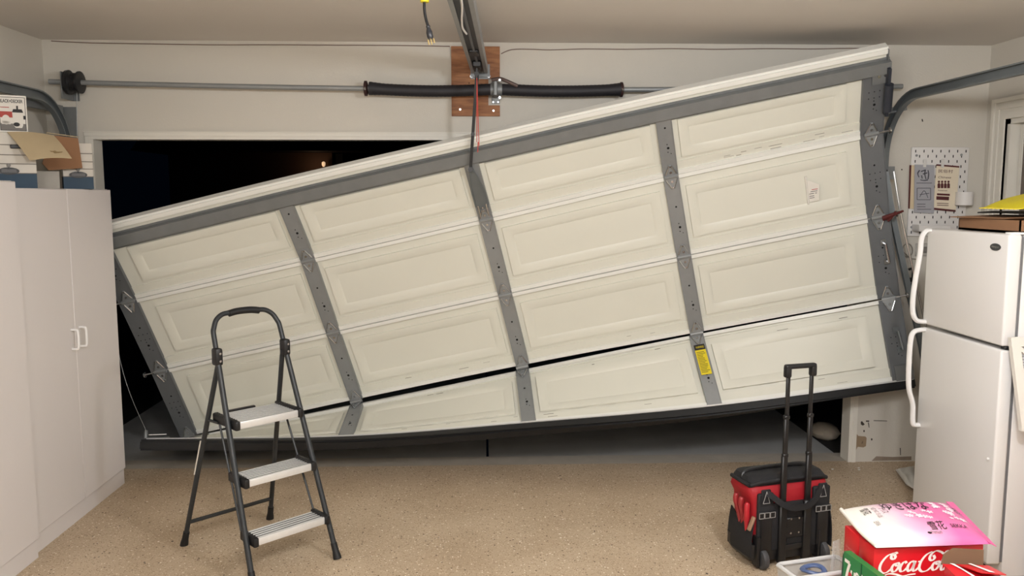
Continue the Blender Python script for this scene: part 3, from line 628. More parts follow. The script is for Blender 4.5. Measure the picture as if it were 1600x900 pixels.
# rice cooker carton
zt1 = F1.z1; F4 = Frame(48.5, 4.28, 2.5, zt1+.0025, 149)
rc = thing('appliance_carton', F4.P(F4.w/2, .1, F4.z0), 'white appliance carton picturing a rice cooker, on a storage box', 'box')
m = MB(); m.rbox(F4.P(F4.w/2, .08, F4.z0+F4.h/2), (F4.w, .16, F4.h), .003, 1, MBX, smooth=False); m.build('carton', PAPER, rc)
m = MB(); O = F4.P(0, 0, F4.z0); ux, uz = bu, V((0, 0, 1)); w_, h_ = F4.w, F4.h
quad_on(m, O, ux, uz, .06*w_, .95*w_, .05*h_, .95*h_, 0, .0006); quad_on(m, O, ux, uz, .08*w_, .93*w_, .065*h_, .935*h_, 1, .0009)
quad_on(m, O, ux, uz, .08*w_, .55*w_, .40*h_, .56*h_, 2, .0012); quad_on(m, O, ux, uz, .08*w_, .93*w_, .065*h_, .24*h_, 3, .0012)
def oval(cx, cz, rx, rz, mi, lift, n=18): m.add([O+ux*(cx*w_+rx*w_*math.cos(2*pi*k/n))+uz*(cz*h_+rz*h_*math.sin(2*pi*k/n))-bd*lift for k in range(n)], [list(range(n))], mi)
oval(.27, .34, .14, .13, 1, .0015); quad_on(m, O, ux, uz, .12*w_, .42*w_, .22*h_, .30*h_, 1, .0015)
pot = [(.49, .54), (.86, .54), (.84, .2), (.80, .13), (.58, .13), (.51, .2)]
m.add([O+ux*a_*w_+uz*b_*h_-bd*.0018 for a_, b_ in pot], [list(range(6))], 1)
m.add([O+ux*a_*w_+uz*b_*h_-bd*.0021 for a_, b_ in [(.49, .54), (.53, .63), (.82, .63), (.87, .54)]], [list(range(4))], 0)
quad_on(m, O, ux, uz, .64*w_, .70*w_, .62*h_, .72*h_, 0, .0021); quad_on(m, O, ux, uz, .86*w_, .93*w_, .36*h_, .46*h_, 0, .0021); oval(.62, .22, .11, .055, 0, .0024)
text_on(m, 'BLACK+DECKER', O+ux*(.48*w_)+uz*(.84*h_), ux, uz, .095*h_, 0, bold=.02, fit=.78*w_, lift=.0016); quad_on(m, O, ux, uz, .10*w_, .40*w_, .66*h_, .68*h_, 2, .0016)
m.build('print', [INK, mat('print_cream', (216, 212, 204), .6), mat('print_red', (168, 62, 52), .6), mat('print_grey', (112, 108, 104), .6)], rc)
# tilted open cardboard box and kraft sheet resting over the boxes
PB0 = F3.P(0, -.02, CT); F = [ray_plane(x, y_, PB0, bd) for x, y_ in ((66, 255), (76, 266), (129, 262.5), (122, 216), (80, 211))]
bx = thing('cardboard_box', F[1], 'small open brown cardboard box tilted over the storage boxes', 'box')
m = MB(); m.prism(F, bd*.05); m.build('box_body', CARD, bx)
m = MB(); m.prism([F[3]+V((.004, -.002, .004)), F[3]+bd*.055+V((0, 0, .008)), F[4]+bd*.055+V((-.01, 0, .01)), F[4]+V((-.02, -.01, .010))], (0, 0, .004)); m.build('top_flap', CARDL, bx)
PK0 = F1.P(0, -.02, CT); kf = [ray_plane(x, y_, PK0+bd*q, bd) for x, y_, q in ((11, 206, .012), (84, 211.5, .02), (112, 247, -.10), (46, 250, -.10))]
m = MB(); n = 8; vs = []
for i in range(n+1):
    for j in range(n+1):
        u, v_ = i/n, j/n; p = kf[0].lerp(kf[1], u).lerp(kf[3].lerp(kf[2], u), v_); vs.append(p+V((0, 0, .008*math.sin(pi*u)+.006*math.sin(pi*v_))))
g = lambda i, j: i*(n+1)+j; N_ = len(vs)
m.add(vs+[p+V((0, .002, -.003)) for p in vs], [(g(i, j), g(i+1, j), g(i+1, j+1), g(i, j+1)) for i in range(n) for j in range(n)]+[(N_+g(i, j), N_+g(i, j+1), N_+g(i+1, j+1), N_+g(i+1, j)) for i in range(n) for j in range(n)]
      +[(g(i, 0), N_+g(i, 0), N_+g(i+1, 0), g(i+1, 0)) for i in range(n)]+[(g(i, n), g(i+1, n), N_+g(i+1, n), N_+g(i, n)) for i in range(n)]+[(g(0, i), g(0, i+1), N_+g(0, i+1), N_+g(0, i)) for i in range(n)]+[(g(n, i), N_+g(n, i), N_+g(n, i+1), g(n, i+1)) for i in range(n)], 0, True)
ks = thing('kraft_envelope', kf[3], 'creased tan kraft envelope lying across the cardboard box', 'envelope'); m.build('sheet', CARDL, ks)
m = MB(); p = kf[0].lerp(kf[1], .72).lerp(kf[3].lerp(kf[2], .72), .78)
m.tube(crom([p+V((-.035, -.010, .004)), p+V((-.01, -.012, .008)), p+V((.012, -.010, .004)), p+V((.04, -.012, .006))], 4), [.002, .003, .006, .004, .002, .004, .007, .005, .003, .003, .002, .002, .001], 6, sx=.3)
m.build('smudge', mat('smudge', (132, 112, 78), .9), ks)
m = MB(); m.rbox(ray_plane(25, 229, F1.P(0, -.007, CT), bd), (.05, .012, .02), .003, 1, MBX); tag(m.build('binder_clip', BLACKM), 'small black clip on the storage box beneath the kraft envelope', 'clip')

# ================================================================== STEP LADDER
LX, LY, LTH = -.884, 3.718, .756; wfr, wrr, wjt, bdp, zj, dj = .222, .240, .178, .690, 1.012, .362
cl, sl = math.cos(LTH), math.sin(LTH)
def LW(a, d, z): return V((LX+a*cl-d*sl, LY+a*sl+d*cl, z))
def fleg(sg, z): return LW(sg*(wfr+(wjt-wfr)*z/zj), dj*z/zj, z)
def rleg(sg, z): t = z/zj; return LW(sg*(wrr+(wjt-.012-wrr)*t), bdp+(dj-bdp)*t, z)
ld = thing('step_ladder', LW(0, .3, 0), 'folding three-step ladder with charcoal frame and ribbed aluminium treads', 'ladder')
RL_ = .0135
for sg in (-1, 1):
    m = MB(); m.tube([fleg(sg, .02), fleg(sg, .5), fleg(sg, zj)], RL_, 12); m.build('leg', LADD, ld)
    m = MB(); m.tube([rleg(sg, .02), rleg(sg, .5), rleg(sg, zj-.01)], RL_*.92, 12); m.build('leg', LADD, ld)
    for fn in (fleg, rleg):
        m = MB(); a_, b_ = fn(sg, 0), fn(sg, .075); m.tube([a_, a_.lerp(b_, .2), a_.lerp(b_, .5), b_], [.021, .020, .0165, .016], 12); m.build('foot', RUBBER, ld)
    m = MB(); c = fleg(sg, zj); m.rbox(c, (.038, .055, .085), .012, 2, Matrix.Rotation(LTH, 3, 'Z'))
    for q in (-.018, .018):
        for yy in (-.03, .03): m.disc(c+V((-sl*yy, cl*yy, q)), (-sl*yy, cl*yy, 0), .006, 6, .004, 1)
    m.build('hinge_block', [BLACKM, STEEL], ld)
    # brace bar from lower treads up to the top tread
    m = MB(); m.tube([LW(sg*.192, .150, .195), LW(sg*.182, .265, .445), LW(sg*.172, .385, .70)], .0055, 8); m.build('brace', LADD, ld)
hh = 1.205
pts = [fleg(-1, zj), fleg(-1, zj+.05), fleg(-1, zj+.11)]
def hpt(a, z): return LW(a, dj*z/zj, z)
wt = wjt-.006
pts += [hpt(-wt*.97, zj+.13), hpt(-wt*.86, zj+.165), hpt(-wt*.66, zj+.188), hpt(-wt*.42, hh), hpt(0, hh+.004), hpt(wt*.42, hh), hpt(wt*.66, zj+.188), hpt(wt*.86, zj+.165), hpt(wt*.97, zj+.13), fleg(1, zj+.11), fleg(1, zj+.05), fleg(1, zj)]
m = MB(); m.tube(crom(pts, 4), RL_*.9, 12); m.build('handrail', LADD, ld)
m = MB(); m.tube(crom([hpt(-wt*.46, hh-.004), hpt(-wt*.2, hh+.003), hpt(wt*.2, hh+.003), hpt(wt*.46, hh-.004)], 5), RL_*1.25, 12); m.build('grip', RUBBER, ld)
m = MB(); m.tube([rleg(-1, .13), rleg(1, .13)], .0105, 8); m.build('rear_crossbar', LADD, ld)
MZ = Matrix.Rotation(LTH, 3, 'Z')
for zt_, dp_ in ((.215, .125), (.465, .155), (.718, .225)):
    hw = wfr+(wjt-wfr)*zt_/zj-RL_-.002; d0 = dj*zt_/zj-.045
    tread = MB(); tread.rbox(LW(0, d0+dp_/2, zt_-.016), (2*(hw-.022), dp_, .020), .003, 1, MZ, mi=1, smooth=False); tread.rbox(LW(0, d0+.004, zt_-.016), (2*(hw-.022), .014, .036), .005, 2, MZ)
    tr_ = tread.build('tread', [ALU, mat('groove_shade', (26, 26, 27), .7)], ld)  # tread base coloured black to paint the shade between the aluminium ribs
    nr = int(dp_/.022)
    for k in range(nr):
        q = MB(); q.rbox(LW(0, d0+.014+(k+.5)*(dp_-.014)/nr, zt_-.0062), (2*(hw-.022), (dp_-.014)/nr*.5, .005), .001, 1, MZ, smooth=False); q.build('rib', ALU, tr_)
    for sg in (-1, 1):
        q = MB(); q.rbox(LW(sg*(hw-.010), d0+dp_/2-.003, zt_-.015), (.026, dp_+.016, .046), .008, 2, MZ)
        for k in range(nr): q.rbox(LW(sg*(hw-.012), d0+.014+(k+.5)*(dp_-.014)/nr, zt_+.004), (.02, .009, .010), .002, 1, MZ)
        q.build('end_cap', BLACKM, tr_)
    if zt_ > .7:
        q = MB(); q.rbox(LW(-.02, d0+dp_+.012, zt_-.004), (.14, .02, .014), .004, 1, MZ); q.build('pull_tab', BLACKM, tr_)
        for sg in (-1, 1): q = MB(); q.tube([LW(sg*(hw+.004), d0+dp_-.06, zt_-.03), rleg(sg, zt_-.03)], .007, 8); q.build('tread_link', LADD, tr_)
q = MB(); p0, p1 = rleg(-1, .40), rleg(-1, .58); off = V((-.012, -.010, 0)); q.tube([p0+off, p1+off], .0035, 6); q.build('edge_strip', mat('reflect', (222, 218, 208), .3), ld)
# ================================================================== ROLLING TOOL BAG
wl, wr_ = at(1192, 888, Z=0), at(1285, 874, Z=0); BTH = math.atan2(wr_.y-wl.y, wr_.x-wl.x)
BO = V(((wl.x+wr_.x)/2-.01, (wl.y+wr_.y)/2, 0)); cb_, sb_ = math.cos(BTH), math.sin(BTH); BM = Matrix.Rotation(BTH, 3, 'Z')
def BW(a, d, z):
    d = d*.74 if d > 0 else d
    return V((BO.x+a*cb_-d*sb_, BO.y+a*sb_+d*cb_, z))
bag = thing('tool_bag', BO, 'red and black wheeled tool bag with extended telescopic handle', 'tool bag')
BFAB = mat('bag_black', (24, 24, 27), .8, var=.2, vs=40, bump=.3, bs=200); BRED = mat('bag_red', (158, 14, 28), .62, var=.08, vs=20, bump=.25, bs=160); BHARD = mat('bag_plastic', (20, 20, 22), .42)
def hull(name, rings, mt, parent, seg=5):
    """rounded-rectangle rings (a0,a1,d0,d1,z,r) stacked into one skin"""
    m = MB(); vs = []; fs = []; per = 4*seg
    for a0, a1, d0, d1, z, r in rings:
        for cx, cy_, st in ((a1-r, d1-r, 0), (a0+r, d1-r, 1), (a0+r, d0+r, 2), (a1-r, d0+r, 3)):
            for k in range(seg):
                th = st*pi/2+k*(pi/2)/(seg-1); vs.append(BW(cx+r*math.cos(th), cy_+r*math.sin(th), z))
    for i in range(len(rings)-1):
        for j in range(per): fs.append((i*per+j, i*per+(j+1) % per, (i+1)*per+(j+1) % per, (i+1)*per+j))
    fs.append(list(range(per))[::-1]); fs.append([(len(rings)-1)*per+j for j in range(per)])
    m.add(vs, fs, 0, True); return m.build(name, mt, parent)
hull('base_tray', [(-.215, .205, .0, .27, .035, .04), (-.232, .215, -.004, .29, .06, .05), (-.235, .22, -.004, .30, .12, .05)], BHARD, bag)
hull('body', [(-.20, .20, .01, .27, .11, .04), (-.205, .205, .01, .28, .25, .04), (-.212, .212, .01, .285, .33, .05), (-.225, .215, .015, .30, .365, .05), (-.222, .212, .03, .29, .392, .05), (-.205, .20, .06, .26, .41, .05)], BRED, bag)
hull('top_frame', [(-.212, .207, .03, .285, .398, .05), (-.216, .209, .03, .288, .412, .05), (-.206, .200, .06, .275, .432, .05), (-.17, .165, .10, .245, .438, .05)], BFAB, bag)
m = MB(); m.tube([BW(-.215, .05, .40), BW(-.18, .022, .418), BW(0, .018, .424), BW(.17, .02, .42), BW(.208, .05, .40)], .010, 8); m.tube([BW(-.218, .05, .40), BW(-.226, .15, .405), BW(-.215, .27, .40)], .010, 8); m.build('zip_rim', BFAB, bag)
m = MB(); m.tube(crom([BW(-.205, .16, .40), BW(-.195, .17, .435), BW(-.10, .18, .447), BW(0, .18, .449), BW(.10, .18, .447), BW(.165, .17, .435), BW(.195, .16, .40)], 4), .010, 8); m.build('top_hoop', BHARD, bag)
# black back with channels
m = MB(); m.rbox(BW(.0, .0, .20), (.40, .02, .235), .01, 2, BM); m.rbox(BW(-.155, .002, .315), (.085, .022, .11), .006, 1, BM); m.rbox(BW(.155, .002, .315), (.095, .022, .12), .006, 1, BM); m.rbox(BW(0, -.002, .28), (.12, .014, .06), .006, 1, BM); m.build('back_panel', BFAB, bag)
m = MB()
for q in (-1, 1):
    m.rbox(BW(q*.068, -.012, .17), (.042, .03, .30), .006, 1, BM); m.rbox(BW(q*.155, -.010, .17), (.062, .02, .17), .01, 2, BM)
m.rbox(BW(0, -.010, .19), (.10, .014, .10), .004, 1, BM); m.rbox(BW(0, -.008, .095), (.10, .02, .03), .006, 2, BM); m.build('handle_housing', BHARD, bag)
for a_ in (-.022, .022):
    for z in (.165, .235): m = MB(); m.disc(BW(a_, -.016, z), BW(0, -1, 0)-BW(0, 0, 0), .005, 8, .004); m.build('rivet', STEEL, bag)
ztop = at(1250, 569, Y=BW(0, 0, 0).y).z
for q in (-1, 1):
    m = MB(); m.rbox(BW(q*.068, -.012, .40), (.030, .020, .30), .005, 1, BM); m.rbox(BW(q*.066, -.012, .62), (.025, .017, .24), .005, 1, BM); m.rbox(BW(q*.064, -.012, (.70+ztop)/2), (.020, .014, ztop-.70), .004, 1, BM)
    for z in (.55, .735): m.rbox(BW(q*.066, -.012, z), (.029, .021, .02), .004, 1, BM)
    m.build('telescopic_post', BHARD, bag)
m = MB(); m.rbox(BW(0, -.012, ztop-.006), (.168, .03, .022), .009, 3, BM)
for q in (-1, 1): m.rbox(BW(q*.069, -.012, ztop-.03), (.031, .030, .055), .008, 2, BM)
m.build('grip', BLACKM, bag)
m = MB(); m.sweep(crom([BW(-.158, -.004, .375), BW(-.135, -.025, .36), BW(-.09, -.045, .325), BW(-.04, -.055, .307), BW(.03, -.055, .305), BW(.08, -.045, .322), BW(.125, -.025, .36), BW(.15, -.004, .38)], 4), [(-.014, -.004), (.014, -.004), (.014, .004), (-.014, .004)], BW(0, -1, 0)-BW(0, 0, 0)); m.build('carry_strap', BFAB, bag)
SIL = mat('reflective_grey', (150, 148, 146), .5)
for q, zc in ((-.155, .268), (.158, .268)):
    m = MB(); m.rbox(BW(q, -.014, zc), (.088, .010, .034), .004, 1, BM)
    for ox in (-.030, 0, .030):
        p = BW(q+ox, -.0195, zc); w2 = .013
        for a_, z_, l, hgt_ in ((-w2, 0, .0025, .026), (w2, 0, .0025, .026), (0, .013, .026, .0025), (0, -.013, .026, .0025)):
            m.box(BW(q+ox+a_, -.0195, zc+z_), (l, .002, hgt_), BM, 1)
    m.build('buckle', [BLACKM, SIL], bag)
for q in (-.158, .158):
    m = MB(); m.rbox(BW(q, -.006, .355), (.05, .012, .07), .004, 1, BM)
    for s0, s1 in (((-.018, -.03), (.018, -.03)), ((.018, -.03), (0, .028)), ((0, .028), (-.018, -.03))):
        m.tube([BW(q+s0[0], -.0135, .355+s0[1]), BW(q+s1[0], -.0135, .355+s1[1])], .0016, 5, 1)
    m.build('strap_anchor', [BFAB, SIL], bag)
for q in (-.168, .168):
    m = MB(); c = BW(q, -.005, .05); ax = BW(1, 0, 0)-BW(0, 0, 0); m.lathe(c-ax*.016, ax, [(0, .035), (.003, .047), (.010, .05), (.022, .05), (.029, .047), (.032, .035)], 22); m.build('wheel', mat('wheel_grey', (62, 62, 64), .6), bag)
    m = MB(); m.rbox(BW(q-.028, .0, .09), (.018, .05, .15), .008, 2, BM); m.build('wheel_guard', BHARD, bag)
# side pockets
for sg in (-1, 1):
    m = MB(); a0 = sg*.205; vs = []; 
    prof = [(.0, .20), (.03, .195), (.05, .18), (.055, .12), (.04, .06)]; cs = [(.0, .245), (.05, .23), (.12, .215), (.20, .225), (.27, .245)]
    nP = 7
    for k, (d_, zt_) in enumerate(cs):
        bul = .010+.026*math.sin(pi*(.12+.76*k/4))
        for j in range(nP):
            t = j/(nP-1); vs.append(BW(a0+sg*(bul*(.45+1.3*t*(1-t))+.014*t), d_, zt_*(1-t)+.06*t))
    fs = [(k*nP+j, k*nP+j+1, (k+1)*nP+j+1, (k+1)*nP+j) for k in range(4) for j in range(nP-1)]
    N_ = len(vs); vs2 = [p-V((sg*.006*cb_, sg*.006*sb_, 0)) for p in vs]
    fs2 = [(N_+a_, N_+b_, N_+c_, N_+d_) for d_, c_, b_, a_ in fs]
    edge = [(k*nP, (k+1)*nP, N_+(k+1)*nP, N_+k*nP) for k in range(4)]+[(k*nP+nP-1, N_+k*nP+nP-1, N_+(k+1)*nP+nP-1, (k+1)*nP+nP-1) for k in range(4)]+[(j, N_+j, N_+j+1, j+1) for j in range(nP-1)]+[(4*nP+j, 4*nP+j+1, N_+4*nP+j+1, N_+4*nP+j) for j in range(nP-1)]
    m.add(vs+vs2, fs+fs2+edge, 0, True); m.build('side_pocket', BFAB, bag)
# tools standing in the left pocket
TRED = mat('tool_red', (150, 40, 44), .45)
pl = thing('pliers', BW(-.235, .14, .1), 'red-handled pliers standing in the left pocket of the tool bag', 'pliers')
for k, (a1, b1) in enumerate(((-.240, .10), (-.236, .17))):
    m = MB(); m.tube(crom([BW(-.216, .13, .15), BW(-.222, .13+(b1-.13)*.6, .23), BW(a1, b1, .30), BW(a1+.004, b1, .335)], 4), [.009]*4+[.011]*4+[.013]*4+[.008], 8); m.build('handle', TRED, pl)
sd = thing('screwdriver', BW(-.222, .05, .1), 'red screwdriver handle poking from the left tool bag pocket', 'screwdriver')
m = MB(); m.tube([BW(-.222, .06, .15), BW(-.225, .058, .22), BW(-.228, .055, .235), BW(-.23, .05, .31), BW(-.231, .049, .32)], [.008, .012, .015, .014, .006], 10); m.build('handle', mat('tool_red_bright', (176, 34, 44), .4), sd)
m = MB(); m.tube([BW(-.222, .06, .15), BW(-.221, .062, .09)], .004, 6); m.build('shank', STEEL, sd)
m = MB(); m.rbox(BW(-.222, .012, .225), (.012, .022, .07), .003, 1, Matrix.Rotation(BTH, 3, 'Z') @ Matrix.Rotation(.4, 3, 'Y')); tag(m.build('putty_knife', mat('tool_tan', (150, 120, 96), .6)), 'tan tool handle at the front corner of the left bag pocket', 'tool')

# ================================================================== REFRIGERATOR
FX, FY0, FY1, FZ, FG = 2.315, 3.538, 4.208, 1.598, 1.0885
fr = thing('refrigerator', (FX+.33, (FY0+FY1)/2, 0), 'white top-freezer refrigerator with curved white handles', 'refrigerator')
m = MB(); m.rbox((FX+.075+.29, (FY0+FY1)/2, .012+(FZ-.014)/2), (.58, FY1-FY0-.012, FZ-.014), .008, 2); m.build('cabinet_shell', FRID, fr)
m = MB(); m.bb(FX+.08, FX+.60, FY0+.03, FY1-.03, 0, .014); m.build('plinth', BLACKM, fr)
def fdoor(z0, z1):
    m = MB(); m.rbox((FX+.031, (FY0+FY1)/2, (z0+z1)/2), (.062, FY1-FY0, z1-z0), .010, 3); d = m.build('appliance_door', FRID, fr)
    g = MB(); g.bb(FX+.060, FX+.082, FY0+.010, FY1-.010, z0+.008, z1-.008); g.build('gasket', GASK, fr); return d
dF = fdoor(FG+.009, FZ); dR = fdoor(.075, FG-.009)
def fh(pts, d):
    m = MB(); m.tube(crom(pts, 5), .0125, 10, sx=1.35, up=(1, 0, 0)); m.build('handle', FRIDH, d)
yh = FY1-.025
fh([(FX+.01, yh, FZ-.012), (FX-.02, yh, FZ-.012), (FX-.042, yh, FZ-.05), (FX-.046, yh, FZ-.13), (FX-.062, yh, FZ-.26), (FX-.07, yh, FZ-.36), (FX-.066, yh, FG+.07), (FX-.045, yh, FG+.030), (FX-.01, yh, FG+.022), (FX+.012, yh, FG+.022)], dF)
fh([(FX+.012, yh, FG-.022), (FX-.02, yh, FG-.022), (FX-.056, yh, FG-.034), (FX-.070, yh, FG-.08), (FX-.072, yh, FG-.22), (FX-.064, yh, FG-.34), (FX-.040, yh, FG-.42), (FX-.034, yh, FG-.52), (FX-.02, yh, FG-.535), (FX+.012, yh, FG-.535)], dR)
p = at(1556, 386, X=FX); m = MB(); pts = [(FX-.0005, p.y+.038*math.cos(a), p.z+.0165*math.sin(a)) for a in [k*2*pi/24 for k in range(24)]]
m.prism(pts, (-.003, 0, 0)); text_on(m, 'Whirlpool', (FX-.0036, p.y, p.z), (0, -1, 0), (0, 0, 1), .012, 1, fit=.052); m.prism([(FX-.003, p.y+.030*math.cos(a)*1.12, p.z+.0165*.86*math.sin(a)) for a in [k*2*pi/24 for k in range(24)]], (-.0003, 0, 0)); m.build('badge', [mat('badge_dark', (70, 72, 74), .35, .5), STEEL], fr)
m = MB(); m.rbox((FX+.045, FY0+.022, FG), (.05, .035, .016), .003, 1); m.build('hinge', [BLACKM], fr)
m = MB(); m.rbox((FX+.05, FY0+.03, FZ+.004), (.07, .05, .010), .003, 1); m.build('hinge', [FRIDH], fr)
p = at(1545, 717, X=FX); m = MB(); m.lathe((FX-.001, p.y, p.z), (-1, 0, 0), [(0, .006), (.004, .008), (.008, .004)], 10); m.build('door_bumper', FRIDH, fr)
# on top of the fridge
TZ = FZ-.001
cbx = thing('cardboard_tray', (FX+.33, 3.840, TZ), 'flattened brown cardboard tray lying on top of the refrigerator', 'box')
m = MB(); m.bb(FX+.10, FX+.62, 3.620, 4.100, TZ+.001, TZ+.012); m.bb(FX+.10, FX+.106, 3.620, 4.100, TZ+.001, TZ+.06); m.bb(FX+.614, FX+.62, 3.620, 4.100, TZ+.001, TZ+.06); m.bb(FX+.10, FX+.62, 3.620, 3.626, TZ+.001, TZ+.06); m.bb(FX+.10, FX+.62, 4.094, 4.100, TZ+.001, TZ+.06); m.build('tray', CARD, cbx)
m = MB(); m.prism([(FX+.06, 4.110, TZ+.062), (FX+.10, 3.740, TZ+.064), (FX+.32, 3.700, TZ+.076), (FX+.30, 4.100, TZ+.072)], (0, 0, .004)); m.build('flap', CARD, cbx)
m = MB(); vs = []; n = 8
for i in range(n+1):
    for j in range(n+1):
        u, v_ = i/n, j/n; vs.append(V((FX+.17+.40*u, 3.640+.42*v_, TZ+.090+.010*math.sin(5*u+2*v_)*math.sin(pi*v_))))
N_ = len(vs); g = lambda i, j: i*(n+1)+j
m.add(vs+[p-V((0, 0, .006)) for p in vs], [(g(i, j), g(i+1, j), g(i+1, j+1), g(i, j+1)) for i in range(n) for j in range(n)]+[(N_+g(i, j), N_+g(i, j+1), N_+g(i+1, j+1), N_+g(i+1, j)) for i in range(n) for j in range(n)]+[(g(i, 0), N_+g(i, 0), N_+g(i+1, 0), g(i+1, 0)) for i in range(n)]+[(g(0, i), g(0, i+1), N_+g(0, i+1), N_+g(0, i)) for i in range(n)], 0, True)
tag(m.build('black_pouch', mat('pouch_black', (36, 35, 40), .55)), 'flat black pouch between the cardboard tray and the yellow bag', 'pouch')
def pillow(name, P00, P10, P11, P01, h, mats, parent=None, n=18, zig=0, colf=None, flat=.02, wob=0.):
    m = MB(); vs = []; P00, P10, P11, P01 = map(V, (P00, P10, P11, P01))
    nrm = (P10-P00).cross(P01-P00).normalized(); nrm = nrm if nrm.z > 0 else -nrm
    def pt(u, v_, side):
        p = P00.lerp(P10, u).lerp(P01.lerp(P11, u), v_); k = max(0, (1-abs(2*u-1)**3.140))*max(0, (1-abs(2*v_-1)**3.140))
        return p+nrm*(side*h*(k**.6)+flat*side*.05+wob*math.sin(9*u+4*v_)*math.sin(7*v_)*k)
    for side in (1, -.35):
        for i in range(n+1):
            for j in range(n+1): vs.append(pt(i/n, j/n, side))
    N_ = (n+1)**2; g = lambda i, j: i*(n+1)+j
    top = [(g(i, j), g(i+1, j), g(i+1, j+1), g(i, j+1)) for i in range(n) for j in range(n)]; bot = [tuple(N_+q for q in f[::-1]) for f in top]
    ed = [(g(i, 0), N_+g(i, 0), N_+g(i+1, 0), g(i+1, 0)) for i in range(n)]+[(g(i, n), g(i+1, n), N_+g(i+1, n), N_+g(i, n)) for i in range(n)]+[(g(0, i), g(0, i+1), N_+g(0, i+1), N_+g(0, i)) for i in range(n)]+[(g(n, i), N_+g(n, i), N_+g(n, i+1), g(n, i+1)) for i in range(n)]
    m.add(vs, top+bot+ed, 0, True); return m.build(name, mats, parent), pt
yb_ = thing('yellow_bag', (FX+.4, 3.740, TZ+.11), 'yellow snack bag with zigzag edge on top of the refrigerator', 'bag')
z_ = TZ+.112
YP = (V((FX+.12, 3.940, z_)), V((FX+.10, 3.620, z_)), V((FX+.52, 3.580, z_+.10)), V((FX+.54, 3.980, z_+.10)))
pillow('bag_body', *YP, .03, mat('bag_yellow', (214, 198, 34), .5, var=.08, vs=14), yb_, wob=.004)
m = MB()
for k in range(9):
    u0, u1 = k/9, (k+1)/9; a_ = YP[0].lerp(YP[1], u0); b_ = YP[0].lerp(YP[1], u1); c_ = (a_+b_)/2+V((-.035, 0, -.004))
    m.prism([a_+V((.01, 0, 0)), b_+V((.01, 0, 0)), b_.lerp(c_, .7), a_.lerp(c_, .7)], (0, 0, .004))
m.build('zigzag_edge', mat('bag_yellow2', (220, 200, 40), .5), yb_)
o, _ = pillow('print_bag', (FX+.24, 3.660, z_+.075), (FX+.24, 3.560, z_+.065), (FX+.56, 3.550, z_+.15), (FX+.56, 3.760, z_+.17), .025, mat('bag_pinkprint', (206, 190, 192), .4, var=.25, vs=22), wob=.006)
tag(o, 'crumpled clear bag with pinkish print lying over the yellow bag', 'bag')
# pleated air filter leaning on the fridge side, standing on a carton
sb = thing('moving_carton', (2.6, 3.36, 0), 'plain brown carton beside the refrigerator, under the white air filter', 'box')
m = MB(); cx0 = at(1612, 800, Y=FY0-.02).x; m.bb(cx0, cx0+.44, FY0-.30, FY0-.025, 0, at(1592, 672, Y=FY0-.07).z-.006); m.build('carton', CARD, sb)
af = thing('air_filter', (2.4, 3.48, .755), 'white framed pleated air filter leaning against the refrigerator', 'air filter')
fa = at(1574.5, 527, Y=FY0-.028); fbm = at(1592, 672, Y=FY0-.07); uu = V((.995, .03, 0)).normalized(); dn = (fbm-fa); Lh = dn.length; dn.normalize(); nn = uu.cross(dn).normalized(); nn = nn if nn.y < 0 else -nn
def FP(a_, b_, c_=0): return fa+uu*a_+dn*b_+nn*c_
def fbar(mb, p0, p1, wd, th, mi=0):
    p0, p1 = V(p0), V(p1); t = (p1-p0).normalized(); q = nn.cross(t); mb.prism([p0-q*wd/2, p1-q*wd/2, p1+q*wd/2, p0+q*wd/2], nn*th, mi)
FWD = .40; m = MB()
fbar(m, FP(.02, 0), FP(.02, Lh), .04, .022); fbar(m, FP(FWD-.02, 0), FP(FWD-.02, Lh), .04, .022); fbar(m, FP(0, .02), FP(FWD, .02), .04, .0225); fbar(m, FP(0, Lh-.02), FP(FWD, Lh-.02), .04, .0225); m.build('frame', PAPER, af)
m = MB()
for k in range(3):
    a_ = .04+k*(Lh-.08)/3; b_ = a_+(Lh-.08)/3
    fbar(m, FP(.03, a_), FP(FWD-.03, min(b_+.2, Lh-.03)), .016, .020); fbar(m, FP(.03, b_), FP(FWD-.03, max(.03, a_-.2)), .016, .021)
m.build('lattice', PAPER, af)
m = MB(); ns = 60; vs = []
for k in range(ns+1): vs += [FP(.01, .01+(Lh-.02)*k/ns, .004+.008*(k % 2)), FP(FWD-.01, .01+(Lh-.02)*k/ns, .004+.008*(k % 2))]
m.add(vs, [(2*k, 2*k+1, 2*k+3, 2*k+2) for k in range(ns)]); m.build('pleats', mat('pleat_grey', (190, 190, 192), .9), af)
m = MB()
for k in range(8): quad_on(m, FP(0, .20+k*.022), dn, -nn, 0, .014, -.016, -.005, 0, .0006)
m.build('edge_print', mat('tag_grey2', (110, 110, 112), .6), af)

# ================================================================== PEGBOARD AND WALL BITS
YW = D-.001
c00, c10, c11, c01 = at(1424.5, 230, Y=YW), at(1513, 230.5, Y=YW), at(1505, 366, Y=YW), at(1414, 369, Y=YW)
px0, px1, pz0, pz1 = (c00.x+c01.x)/2, (c10.x+c11.x)/2, c01.z, c00.z
pg = thing('pegboard', ((px0+px1)/2, YW, pz0), 'white slotted pegboard on the wall above the refrigerator', 'pegboard')
m = MB(); m.rbox(((px0+px1)/2, YW-.010, (pz0+pz1)/2), (px1-px0, .014, pz1-pz0), .006, 2); m.build('board', WHITE, pg)
m = MB(); nc = 13; nrw = 17
for r in range(nrw):
    for c in range(nc):
        if (r+c) % 2: continue
        x = px0+(px1-px0)*(c+.9)/(nc+.8); z = pz1-(pz1-pz0)*(r+.8)/(nrw+.6); m.box((x, YW-.0175, z), (.0055, .0015, .017))
o = m.build('slots', HOLE, pg); o['kind'] = 'stuff'
